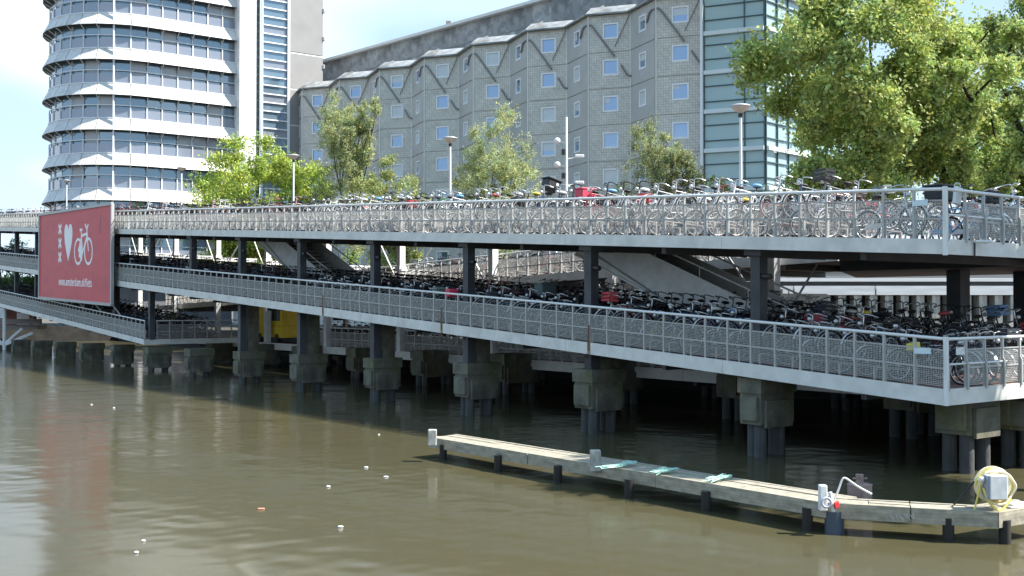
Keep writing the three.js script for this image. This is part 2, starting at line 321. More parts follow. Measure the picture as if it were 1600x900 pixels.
// ------------------------------------------------------------------ lamps and mast on the upper deck
function deckLamp(u, label) {
  const y = upperY(u), t = thing('street_lamp', P(u, 6.9, y), label, 'lamp post');
  part(t, 'pole', merge([rod(V(0, 0, 0), V(0, 1.0, 0), 0.075, 12), rod(V(0, 1.0, 0), V(0, 4.1, 0), 0.055, 12, 0.045)]), M.whiteSteel);
  part(t, 'lamp_bowl', new THREE.LatheGeometry([[0.03, 4.05], [0.05, 4.12], [0.2, 4.2], [0.29, 4.3], [0.3, 4.33], [0.27, 4.34], [0.02, 4.36]].map(a => new THREE.Vector2(...a)), 20), mat(0.55, 0.52, 0.46, 0.4));
  part(t, 'lamp_cap', new THREE.LatheGeometry([[0.31, 4.325], [0.315, 4.35], [0.2, 4.39], [0.02, 4.42], [0.001, 4.42]].map(a => new THREE.Vector2(...a)), 20), M.galv);
  part(t, 'collar', rod(V(0, 3.98, 0), V(0, 4.1, 0), 0.07, 10), M.black);
}
deckLamp(11.1, 'bowl-topped lamp post before the glass building, the nearest lamp');
deckLamp(27.4, 'bowl-topped lamp post before the hotel, second nearest lamp');
deckLamp(42.6, 'bowl-topped lamp post in front of the bright green tree');
deckLamp(59.3, 'small far lamp post against the round tower');
deckLamp(86.5, 'farthest thin lamp post above the red sign');
{
  const u = 19.6, y = upperY(u), t = thing('camera_mast', P(u, 6.9, y), 'slim white mast hung with cameras and floodlights in front of the hotel', 'mast');
  part(t, 'pole', rod(V(0, 0, 0), V(0, 4.65, 0), 0.07, 10, 0.05), M.whiteSteel);
  for (const [h, s] of [[3.75, -1], [2.85, -1], [1.85, -1], [3.15, 1], [2.15, 1]]) {
    const arm = s < 0 ? 0.34 : 0.5, c = part(t, 'camera_arm', merge([rod(V(0, h - 0.1, 0), V(s * arm, h, 0), 0.022, 6)]), M.whiteSteel);
    part(c, 'camera_housing', s < 0 ? new THREE.SphereGeometry(0.12, 12, 8).translate(-arm, h, 0) : new RoundedBoxGeometry(0.34, 0.12, 0.12, 2, 0.03).translate(arm, h + 0.02, 0), M.whiteSteel);
    if (s < 0) part(t, 'floodlight', new THREE.BoxGeometry(0.12, 0.2, 0.16).translate(-0.12, h - 0.42, 0), M.black);
  }
}

// ------------------------------------------------------------------ red sign
{
  const cw = 1536, ch = 576, cv = document.createElement('canvas'); cv.width = cw; cv.height = ch; const c = cv.getContext('2d');
  c.fillStyle = '#d4555a'; c.fillRect(0, 0, cw, ch);
  const R = rng(4); for (let i = 0; i < 500; i++) { c.fillStyle = `rgba(${R() > 0.5 ? '200,90,90' : '120,20,30'},0.03)`; c.fillRect(R() * cw, R() * ch, 30 + R() * 200, 8 + R() * 60); }
  c.strokeStyle = '#f4f2f2'; c.fillStyle = '#f4f2f2'; c.lineCap = 'butt';
  const X = (x, y, s) => { c.lineWidth = 24; c.beginPath(); c.moveTo(x - s, y - s); c.lineTo(x + s, y + s); c.moveTo(x + s, y - s); c.lineTo(x - s, y + s); c.stroke(); };
  for (const y of [0.20, 0.36, 0.52]) X(cw * 0.315, ch * y, 30);
  const hx = cw * 0.437, hy = ch * 0.155, hw = 88, hh = 240; // heart
  c.beginPath(); c.moveTo(hx, hy + hh); c.bezierCurveTo(hx - hw * 0.5, hy + hh * 0.7, hx - hw, hy + hh * 0.5, hx - hw, hy + hh * 0.24); c.bezierCurveTo(hx - hw, hy - hh * 0.06, hx - hw * 0.15, hy - hh * 0.08, hx, hy + hh * 0.16); c.bezierCurveTo(hx + hw * 0.15, hy - hh * 0.08, hx + hw, hy - hh * 0.06, hx + hw, hy + hh * 0.24); c.bezierCurveTo(hx + hw, hy + hh * 0.5, hx + hw * 0.5, hy + hh * 0.7, hx, hy + hh); c.fill();
  c.lineWidth = 17; const wy = ch * 0.465, r = 76, x1 = cw * 0.575, x2 = cw * 0.71; // bicycle
  for (const x of [x1, x2]) { c.beginPath(); c.arc(x, wy, r, 0, 6.3); c.stroke(); }
  c.beginPath(); c.moveTo(x2, wy); c.lineTo(x2 - 34, wy - 140); c.moveTo(x1 + 60, wy - 95); c.lineTo(x2 - 26, wy - 108); c.moveTo(x1 + 60, wy - 130); c.lineTo(x1 + 88, wy + 12); c.lineTo(x2 - 24, wy - 100); c.moveTo(x1, wy); c.lineTo(x1 + 68, wy - 92); c.moveTo(x2 - 34, wy - 135); c.lineTo(x2 - 4, wy - 165); c.moveTo(x1 + 30, wy - 134); c.lineTo(x1 + 84, wy - 134); c.moveTo(x2 - 34, wy - 136); c.lineTo(x2 - 70, wy - 168); c.stroke();
  c.beginPath(); c.moveTo(x1, wy); c.lineTo(x1 + 88, wy + 14); c.lineTo(x1 + 70, wy - 60); c.fill();
  c.beginPath(); c.moveTo(x1 + 10, wy + 30); c.lineTo(x1 + 80, wy + 60); c.lineTo(x1 + 90, wy - 10); c.lineTo(x1 + 24, wy - 10); c.fill();
  c.font = 'bold 66px sans-serif'; c.textBaseline = 'middle'; const msg = 'www.amsterdam.nl/fiets', mw = c.measureText(msg).width;
  c.save(); c.translate(cw * 0.3, ch * 0.80); c.scale(cw * 0.455 / mw, 1.0); c.fillText(msg, 0, 0); c.restore();
  c.strokeStyle = 'rgba(60,15,20,0.9)'; c.lineWidth = 7; c.beginPath(); c.moveTo(cw * 0.868, ch * 0.1); c.lineTo(cw * 0.845, ch * 0.3); c.stroke();
  const tx = new THREE.CanvasTexture(cv); tx.colorSpace = THREE.SRGBColorSpace;
  const uL = 66, uR = 50.5, v = -0.35, yb = [EYE - 0.04, EYE + 0.43], yt = [EYE + 5.65, EYE + 6.03];
  const t = thing('billboard', P(uR, v, yb[0]), 'big red banner with white crosses, heart and bicycle, hung on the decks', 'sign');
  const lerp = (a, u) => a[0] + (a[1] - a[0]) * (u - uR) / (uL - uR);
  partW(t, 'banner_back', uvBox(uR, uL, v, v + 0.12, u => lerp(yb, u), u => lerp(yt, u)), mat(0.10, 0.09, 0.09, 0.8));
  const g = new THREE.BufferGeometry(), q = [P(uL, v - 0.006, yb[1]), P(uR, v - 0.006, yb[0]), P(uR, v - 0.006, yt[0]), P(uL, v - 0.006, yt[1])];
  g.setAttribute('position', new THREE.Float32BufferAttribute([0, 1, 2, 0, 2, 3].flatMap(i => q[i].toArray()), 3)); g.setAttribute('uv', new THREE.Float32BufferAttribute([0, 0, 1, 0, 1, 1, 0, 0, 1, 1, 0, 1], 2)); g.computeVertexNormals();
  partW(t, 'printed_banner', g, mat(1, 1, 1, 0.55, { map: tx }));
  for (const [a, b] of [[q[0], q[1]], [q[1], q[2]], [q[2], q[3]], [q[3], q[0]]]) partW(t, 'frame_bar', bar(a, b, 0.16, 0.16), M.galv);
  for (let i = 0; i < 5; i++) { const u = uR + 0.5 + i * 3.5; partW(t, 'support_strut', rod(P(u, v + 0.1, lerp(yb, u) + 0.1), P(u - 0.4, v + 0.5, lowY(u) + 1.0), 0.04, 6), M.galv); }
}

// ------------------------------------------------------------------ hotel with staggered bays
{
  const A = V(14.17, 0, -80.8), F = V(-0.694, 0, -0.72), PITCH_BAY = 6.87, LP = V(-0.944, 0, -0.33).multiplyScalar(3.46);
  const TILE = dataTex(512, (x, y, i) => { const gx = x % 32, gy = y % 32, j = gx < 3 || gy < 3, cell = ((x >> 5) * 31 + (y >> 5) * 17) % 13 / 13, k = (j ? 0.70 : 0.93 + 0.07 * cell) * (0.86 + 0.22 * nA[i]); return [clamp(255 * k), clamp(254 * k), clamp(249 * k)]; }, true, 3.2);
  const TB = dataTex(512, (x, y) => { const j = x % 32 < 3 || y % 32 < 3; const k = j ? 40 : 220; return [k, k, k]; }, false, 3.2);
  const tile = mat(0.72, 0.70, 0.665, 0.6, { map: TILE, bumpMap: TB, bumpScale: 0.008 });
  const smoothShade = mat(0.47, 0.462, 0.445, 0.7, { map: mottleSoft });  // untiled render; shade of the return faces is put into its darker colour
  const joint = mat(0.74, 0.73, 0.70, 0.8), frameM = mat(0.8, 0.81, 0.82, 0.5), zinc = mat(0.42, 0.43, 0.43, 0.5, { map: mottleCoarse, metalness: 0.2 }), pipe = mat(0.20, 0.20, 0.205, 0.6);
  const glassM = mat(0.26, 0.36, 0.50, 0.06, { metalness: 0.65, clearcoat: 1, clearcoatRoughness: 0.03 }), blind = mat(0.55, 0.6, 0.63, 0.25, { clearcoat: 1, clearcoatRoughness: 0.05 });
  const t = thing('hotel', A.clone().setY(GROUND), 'long tiled hotel with staggered bays and square white windows behind the bicycles', 'hotel');
  const R = rng(77), h0 = EYE + 20.02, FL = 2.9, NF = 8, base = A.clone();
  const flat = (a, b, s, off) => { const d = b.clone().sub(a).normalize(), n = V(-d.z, 0, d.x); return a.clone().addScaledVector(d, s).addScaledVector(n, off); };
  function face(a, b, windowAt, wide, tone) {
    const d = b.clone().sub(a), L = d.length();
    partW(t, 'wall', wallBox(flat(a, b, 0, -0.3), flat(a, b, L, -0.3), GROUND, h0 + FL + 0.1, 0.3), joint);
    for (let k = 0; k < NF; k++) {
      const y = h0 - FL * k, x0 = flat(a, b, 0.06, 0.05), x1 = flat(a, b, L - 0.06, 0.05);
      const w = wide / 2, c0 = windowAt - w, c1 = windowAt + w, yb = y + 1.68 - 0.64, yt = yb + 1.28;
      partW(t, 'facade_panel', merge([wallBox(x0, flat(a, b, c0, 0.05), y + 0.05, y + FL - 0.05, 0.05), wallBox(flat(a, b, c1, 0.05), x1, y + 0.05, y + FL - 0.05, 0.05), wallBox(flat(a, b, c0, 0.05), flat(a, b, c1, 0.05), y + 0.05, yb, 0.05), wallBox(flat(a, b, c0, 0.05), flat(a, b, c1, 0.05), yt, y + FL - 0.05, 0.05)]), tone);
      const wf = partW(t, 'window', merge([wallBox(flat(a, b, c0, 0.012), flat(a, b, c0 + 0.12, 0.012), yb, yt, 0.11), wallBox(flat(a, b, c1 - 0.12, 0.012), flat(a, b, c1, 0.012), yb, yt, 0.11), wallBox(flat(a, b, c0 + 0.12, 0.012), flat(a, b, c1 - 0.12, 0.012), yb, yb + 0.14, 0.11), wallBox(flat(a, b, c0 + 0.12, 0.012), flat(a, b, c1 - 0.12, 0.012), yt - 0.12, yt, 0.11)]), frameM);
      const closed = R() < 0.3;
      partW(wf, 'pane', wallBox(flat(a, b, c0 + 0.122, 0.02), flat(a, b, c1 - 0.122, 0.02), yb + 0.142, yt - 0.12, 0.01), closed ? blind : glassM);
      if (R() < 0.45) { const drop = (0.2 + 0.5 * R()) * 1.0; partW(wf, R() < 0.5 ? 'curtain' : 'roller_blind', wallBox(flat(a, b, c0 + 0.125, 0.034), flat(a, b, R() < 0.5 ? c1 - 0.125 : c0 + 0.125 + 0.4 * (wide - 0.25), 0.034), yt - 0.122 - drop, yt - 0.122, 0.006), blind); }
      if (wide > 1) partW(t, 'vent', wallBox(flat(a, b, windowAt - 1.35, 0.066), flat(a, b, windowAt - 1.27, 0.066), y + 1.5, y + 1.95, 0.012), pipe);
    }
  }
  const top = h0 + FL + 0.1;
  for (let i = 0; i < 8; i++) {
    const p0 = A.clone().addScaledVector(F, PITCH_BAY * i), p1 = p0.clone().add(LP), p2 = A.clone().addScaledVector(F, PITCH_BAY * (i + 1));
    face(p1, p0, 3.46 - 1.62, 1.28, tile); face(p2, p1, 2.1, 1.1, smoothShade);
    partW(t, 'corner_strip', wallBox(flat(p1, p0, 3.42, 0.09), flat(p1, p0, 3.51, 0.09), GROUND, top, 0.08), joint);
    partW(t, 'corner_strip', wallBox(flat(p1, p0, -0.04, 0.09), flat(p1, p0, 0.05, 0.09), GROUND, top, 0.08), joint);
    for (const [a, b] of [[p1, p0], [p2, p1]]) { // sloping zinc coping over the bay
      const L = a.distanceTo(b), q = (s, off, y) => flat(a, b, s, off).setY(y);
      partW(t, 'roof_coping', hex(q(-0.15, 0.42, top), q(L + 0.15, 0.42, top), q(L + 0.15, -1.3, top + 0.04), q(-0.15, -1.3, top + 0.04), q(-0.15, 0.42, top + 0.12), q(L + 0.15, 0.42, top + 0.12), q(L + 0.15, -1.3, top + 1.05), q(-0.15, -1.3, top + 1.05)), zinc);
    }
    const f = (s, y, o = 0.2) => flat(p1, p0, s, o).setY(top - y), rr = (s, y, o = 0.2) => flat(p2, p1, s, o).setY(top - y);
    partW(t, 'drain_pipe', tube([rr(2.9, 1.5), rr(3.5, 0.75), f(0.25, 0.75), f(0.9, 1.6), f(2.15, 3.35)], 0.075, 24, 6), pipe);
    partW(t, 'drain_pipe', rod(f(3.4, 0.1), f(2.2, 2.6), 0.035, 6), pipe);
    partW(t, 'drain_pipe', tube([f(2.7, 4.1), f(3.2, 4.9), f(3.55, 5.05, 0.3)], 0.07, 14, 6), pipe);
  }
  // set-back attic of grey sheets, each sheet its own
  const B = V(0.72, 0, -0.694), a0 = A.clone().addScaledVector(B, 6);
  const tones = [0.36, 0.40, 0.45, 0.52, 0.38].map(k => mat(k, k * 1.01, k * 1.0, 0.6, { map: mottleCoarse }));
  for (let i = 0; i < 16; i++) {
    const x0 = a0.clone().addScaledVector(F, 59.4 - i * 2.4), x1 = a0.clone().addScaledVector(F, 59.4 - (i + 1) * 2.4 + 0.03);
    partW(t, 'attic_panel', wallBox(x0, x1, top - 1, EYE + 26.0, 0.4), tones[i % 5]);
    partW(t, 'attic_panel', wallBox(x0.clone().addScaledVector(B, -0.004 - 0.04 * R()), x1, EYE + 26.03, EYE + 28.0, 0.4), tones[Math.floor(R() * 5)]);
  }
  partW(t, 'attic_coping', wallBox(a0.clone().addScaledVector(F, 59.5).addScaledVector(B, -0.15), a0.clone().addScaledVector(F, 20.8).addScaledVector(B, -0.15), EYE + 28.02, EYE + 28.3, 0.8), joint);
  partW(t, 'attic_block', wallBox(a0.clone().addScaledVector(F, 22.4), a0.clone().addScaledVector(F, -2), top - 1, EYE + 31, 0.4), tones[0]);
  partW(t, 'louvre', wallBox(a0.clone().addScaledVector(F, 46.5).addScaledVector(B, -0.1), a0.clone().addScaledVector(F, 41).addScaledVector(B, -0.1), EYE + 24.2, EYE + 25.7, 0.08), pipe);
  partW(t, 'roof', hex(...[[0, 0.5], [55, 0.5], [59, 20], [0, 20]].map(([s, b]) => A.clone().addScaledVector(F, s).addScaledVector(B, b).setY(top - 0.6)), ...[[0, 0.5], [55, 0.5], [59, 20], [0, 20]].map(([s, b]) => A.clone().addScaledVector(F, s).addScaledVector(B, b).setY(top - 0.3))), zinc);
  const e = A.clone().addScaledVector(F, PITCH_BAY * 8);
  partW(t, 'end_wall', wallBox(e.clone().addScaledVector(B, 16), e, GROUND, top, 0.3), tile);
  const m0 = a0.clone().addScaledVector(F, 36);
  partW(t, 'chimney_stub', new THREE.BoxGeometry(0.5, 0.8, 0.5).translate(m0.x, EYE + 28.5, m0.z), pipe);

  // glass wing
  const gA = V(14.3, 0, -80.6), gd = V(0.909, 0, 0.417), gs = V(0.69, 0, -0.72), gC = gA.clone().addScaledVector(gd, 4.44);
  const gl = thing('glass_building', gA.clone().setY(GROUND), 'teal glass building with floor bands beside the tiled hotel', 'building');
  const teal = mat(0.66, 0.82, 0.83, 0.05, { transmission: 0.55, thickness: 0, ior: 1.5, clearcoat: 1, clearcoatRoughness: 0.02 }), band = mat(0.66, 0.72, 0.73, 0.5), mull = mat(0.06, 0.10, 0.11, 0.5), inner = mat(0.72, 0.77, 0.77, 0.8, { map: mottleCoarse });
  const along = (o, d, s, off) => { const n = V(-d.z, 0, d.x); return o.clone().addScaledVector(d, s).addScaledVector(n, off); };
  for (const [o, d, cols] of [[gA, gd, [0, 3.0, 4.44]], [gC, gs, [0, 1.6, 3.2, 5.2, 7.2, 9.2, 11.2]]]) {
    const L = cols[cols.length - 1];
    for (let k = -1; k < NF; k++) {
      const y = h0 - FL * k, rows = k < 2 ? [0.16, 1.0, 2.05, FL - 0.16] : [0.16, 0.75, 1.9, FL - 0.16];
      partW(gl, 'floor_band', wallBox(along(o, d, 0.01, 0.1), along(o, d, L - 0.01, 0.1), y - 0.15, y + 0.15, 0.25), band);
      for (let c = 0; c + 1 < cols.length; c++) for (let r = 0; r < 3; r++) {
        partW(gl, 'pane', wallBox(along(o, d, cols[c] + 0.035, 0), along(o, d, cols[c + 1] - 0.035, 0), y + rows[r] + 0.03, y + rows[r + 1] - 0.03, 0.03), teal);
        if (r) partW(gl, 'transom', wallBox(along(o, d, cols[c] + 0.04, 0.04), along(o, d, cols[c + 1] - 0.04, 0.04), y + rows[r] - 0.035, y + rows[r] + 0.035, 0.1), mull);
      }
      partW(gl, 'floor_slab', hex(...[[0.1, 0.3], [4.2, 0.3], [8, 8], [-2, 8]].map(([a, b]) => along(gA, gd, a, -b).setY(y - 0.2)), ...[[0.1, 0.3], [4.2, 0.3], [8, 8], [-2, 8]].map(([a, b]) => along(gA, gd, a, -b).setY(y + 0.1))), inner).visible = o === gA;
    }
    for (const c of cols) partW(gl, 'mullion', wallBox(along(o, d, c - 0.035, 0.05), along(o, d, c + 0.035, 0.05), GROUND, h0 + 2 * FL, 0.12), mull);
  }
  gl.children.filter(c => !c.visible).forEach(c => gl.remove(c));
  partW(gl, 'edge_post', wallBox(along(gA, gd, -0.22, 0.12), along(gA, gd, -0.04, 0.12), GROUND, h0 + 2 * FL, 0.3), frameM);
  partW(gl, 'inner_wall', wallBox(along(gA, gd, -1, -3.2), along(gA, gd, 5.2, -3.2), GROUND, h0 + 2 * FL, 0.2), inner);
  partW(gl, 'slanted_strut', rod(along(gA, gd, 0.3, -0.7).setY(EYE + 15.6), along(gA, gd, 1.3, -0.7).setY(EYE + 9.0), 0.14, 10), frameM);
  partW(gl, 'slanted_strut', rod(along(gA, gd, 0.2, -1.4).setY(EYE + 12.8), along(gA, gd, 1.0, -1.4).setY(EYE + 8.0), 0.14, 10), frameM);
  partW(gl, 'roof', wallBox(along(gA, gd, 0, 0), along(gA, gd, 4.4, 0), h0 + 2 * FL, h0 + 2 * FL + 0.4, 10), band);
}

// ------------------------------------------------------------------ round office tower
{
  const s0 = V(-28.8, 0, -114.5), sd = V(-0.804, 0, 0.594), R0 = 8.1, sc = s0.clone().addScaledVector(sd, 9.5), cen = V(-41.2, 0, -115.4);
  const t = thing('round_tower', cen.clone().setY(GROUND), 'tall office tower with a rounded end and white skirt-like bands', 'tower');
  const outN = V(-0.594, 0, 0.804).negate(); // replaced below by the true outward normal
  const nrm = V(0.594, 0, 0.804); if (nrm.dot(V(28.8, 0, 114.5)) < 0) nrm.negate();
  // plan: straight from s0 to sc, then an arc round cen
  const st = sc.clone().sub(cen), a0 = Math.atan2(st.z, st.x), Rr = st.length();
  const plan = []; const NS = 6, NA = 21;
  for (let i = 0; i <= NS; i++) plan.push({ p: s0.clone().addScaledVector(sd, 9.5 * i / NS), n: nrm.clone() });
  for (let i = 1; i <= NA; i++) { const a = a0 + i * (1.7 / Rr); plan.push({ a, p: V(cen.x + Rr * Math.cos(a), 0, cen.z + Rr * Math.sin(a)), n: V(Math.cos(a), 0, Math.sin(a)) }); }
  plan[NS].n.lerp(plan[NS + 1].n, 0.3).normalize();
  const at2 = (i, off, y) => plan[i].p.clone().addScaledVector(plan[i].n, off).setY(y);
  const skirt = mat(0.74, 0.73, 0.71, 0.5, { map: mottleFine }), skirt2 = mat(0.66, 0.65, 0.64, 0.5, { map: mottleFine }), frameM = mat(0.78, 0.80, 0.82, 0.45), glassU = mat(0.20, 0.29, 0.36, 0.06, { metalness: 0.5, clearcoat: 1 }), glassL = mat(0.26, 0.29, 0.35, 0.14, { metalness: 0.3, clearcoat: 1 }), soff = mat(0.05, 0.055, 0.065, 0.7), blindM = mat(0.4, 0.42, 0.45, 0.4, { clearcoat: 1 });
  const FH = 3.5, RG = rng(31);
  const quadBox = (i, j, offA, yA, offB, yB, th, g = 0.015) => { // sloping sheet between plan points i and j
    const P0 = (k, off, y, m) => { const o = k === i ? j : i, q = at2(k, off, y); return q.lerp(at2(o, off, y), m); };
    return hex(P0(i, offA, yA, g), P0(j, offA, yA, g), P0(j, offA - th, yA, g), P0(i, offA - th, yA, g), P0(i, offB, yB, g), P0(j, offB, yB, g), P0(j, offB - th, yB, g), P0(i, offB - th, yB, g));
  };
  // skirt bottoms at the nearest point: h above the eye
  for (let f = -2; f < 8; f++) {
    const yb = EYE + (475 - 310) / 1700 * 106 + FH * f, ys = yb + 1.2, yw = yb + FH;
    for (let i = 0; i + 1 < plan.length; i++) {
      const curveFront = true;
      partW(t, 'skirt_panel', quadBox(i, i + 1, 0.0, yb, -0.62, ys, 0.06, 0.022), RG() < 0.3 ? skirt2 : skirt);
      partW(t, 'lower_pane', quadBox(i, i + 1, -0.75, ys + 0.1, -0.75, ys + 1.02, 0.03, 0.03), glassL);
      partW(t, 'upper_pane', quadBox(i, i + 1, -0.95, ys + 1.05, -0.95, yw + 0.25, 0.03, 0.03), RG() < 0.2 ? blindM : glassU);
      partW(t, 'mullion', bar(at2(i, -0.70, ys), at2(i, -0.70, yb + 2.62), 0.11, 0.1), frameM);
      if (i % 2) partW(t, 'mullion', bar(at2(i, -0.9, yb + 2.5), at2(i, -0.9, yw + 0.2), 0.07, 0.1), frameM);
    }
    const ring = (off, y, w, h) => merge(plan.slice(1).map((_, k) => bar(at2(k, off, y), at2(k + 1, off, y), w, h)));
    partW(t, 'sill_rail', ring(-0.62, ys + 0.05, 0.1, 0.1), frameM);
    partW(t, 'hand_rail', ring(-0.68, yb + 2.55, 0.08, 0.08), frameM);
    partW(t, 'soffit', merge(plan.slice(1).map((_, k) => hex(at2(k, -0.1, yb + 0.02), at2(k + 1, -0.1, yb + 0.02), at2(k + 1, -1.3, yb + 0.02), at2(k, -1.3, yb + 0.02), at2(k, -0.1, yb + 0.1), at2(k + 1, -0.1, yb + 0.1), at2(k + 1, -1.3, yb + 0.1), at2(k, -1.3, yb + 0.1)))), soff);
    for (let i = 0; i < plan.length; i += 1) partW(t, 'soffit_strut', bar(at2(i, -0.08, yb + 0.08), at2(i, -0.9, yb - 0.42), 0.05, 0.08), frameM);
  }
  partW(t, 'tall_post', bar(at2(NS + 2, -0.3, GROUND), at2(NS + 2, -0.3, 40), 0.15, 0.15), frameM);
  const core = plan.map((_, i) => at2(i, -1.8, 0)); const sh = new THREE.Shape(core.map(p => new THREE.Vector2(p.x, -p.z)));
  const cg = new THREE.ExtrudeGeometry(sh, { depth: 44, bevelEnabled: false }); cg.rotateX(-Math.PI / 2); cg.translate(0, GROUND, 0);
  partW(t, 'core', cg, mat(0.12, 0.13, 0.15, 0.8));
  // white fin, glass strip, concrete stair block to the right
  const w = thing('stair_tower', at(430, 300, 118).setY(GROUND), 'white fin, glazed strip and plain concrete block beside the round tower', 'tower');
  const sr = sd.clone().negate(), o = V(-28.5, 0, -114.2), q = (s, b) => o.clone().addScaledVector(sr, s).addScaledVector(nrm, b), TOP = 46;
  const px = (x, b = 0) => { const r = (x - 800) / FOCAL, oo = q(0, b); return (r * -oo.z - oo.x) / (sr.x - r * -sr.z); };
  const S = x => px(x);
  partW(w, 'white_fin', wallBox(q(S(372), -1.3), q(S(398), -1.3), GROUND, TOP, 1.5), mat(0.84, 0.84, 0.83, 0.5, { map: mottleFine }));
  partW(w, 'recess', wallBox(q(S(398), -0.8), q(S(407), -0.8), GROUND, TOP, 0.4), mat(0.10, 0.12, 0.14, 0.5));
  for (let y = 4; y < TOP; y += 1.75) partW(w, 'recess_panel', wallBox(q(S(399), -0.6), q(S(405), -0.6), y, y + 1.6, 0.1), y % 3.5 < 1.75 ? mat(0.26, 0.28, 0.3, 0.4) : glassL);
  for (let y = 3, k = 0; y < TOP; y += 0.92, k++) { partW(w, 'strip_pane', wallBox(q(S(407.5), 0), q(S(446.5), 0), y + 0.07, y + 0.87, 0.05), k % 4 ? glassU : glassL); partW(w, 'strip_bar', wallBox(q(S(407.5), 0.1), q(S(446.5), 0.1), y - 0.06, y + 0.06, 0.12), frameM); }
  partW(w, 'strip_edge', wallBox(q(S(405.5), 0.14), q(S(408), 0.14), GROUND, TOP, 0.2), frameM);
  partW(w, 'strip_edge', wallBox(q(S(446.5), 0.14), q(S(450), 0.14), GROUND, TOP, 0.2), frameM);
  const conc = mat(0.30, 0.295, 0.29, 0.8, { map: mottleSoft });
  for (let k = 0; k < 6; k++) { const y = EYE + 26.9 - 3.6 - 3.95 * (k - 1); partW(w, 'concrete_panel', wallBox(q(S(450.5), -3), q(S(503.5), -3), y - 3.87, y - 0.04, 3), conc); partW(w, 'joint_strip', wallBox(q(S(450.5), -1.03), q(S(503.5), -1.03), y - 0.04, y + 0.08, 1), frameM); }
  partW(w, 'concrete_panel', wallBox(q(S(450.5), -3), q(S(503.5), -3), EYE + 27.4, TOP, 3), conc);
  for (let k = 0; k < 5; k++) partW(w, 'wall_lamp', new RoundedBoxGeometry(0.3, 0.5, 0.3, 1, 0.08).translate(q(S(504.5), 0).x, EYE + 20 + k * 3.1, q(S(504.5), 0).z), M.galv);
}

// ------------------------------------------------------------------ trees and shrubs
const leafGeo = (() => { // a small spray of eight folded leaves
  const R = rng(8), list = [];
  for (let i = 0; i < 7; i++) {
    const g = new THREE.BufferGeometry(); const l = 0.5, w = 0.2;
    g.setAttribute('position', new THREE.Float32BufferAttribute([0, 0, 0, l * 0.45, 0.05, w, l, 0, 0, 0, 0, 0, l, 0, 0, l * 0.45, 0.05, -w], 3));
    g.computeVertexNormals(); g.setAttribute('uv', new THREE.Float32BufferAttribute(new Array(12).fill(0.5), 2));
    g.rotateX((R() - 0.5) * 2.4); g.rotateZ((R() - 0.5) * 1.6); g.rotateY(R() * 6.28); g.translate((R() - 0.5) * 1.3, (R() - 0.5) * 1.1, (R() - 0.5) * 1.3); list.push(g);
  }
  return merge(list);
})();
const bark = mat(0.045, 0.036, 0.028, 0.95, { map: mottleCoarse, bumpMap: bumpGrain, bumpScale: 0.04 });
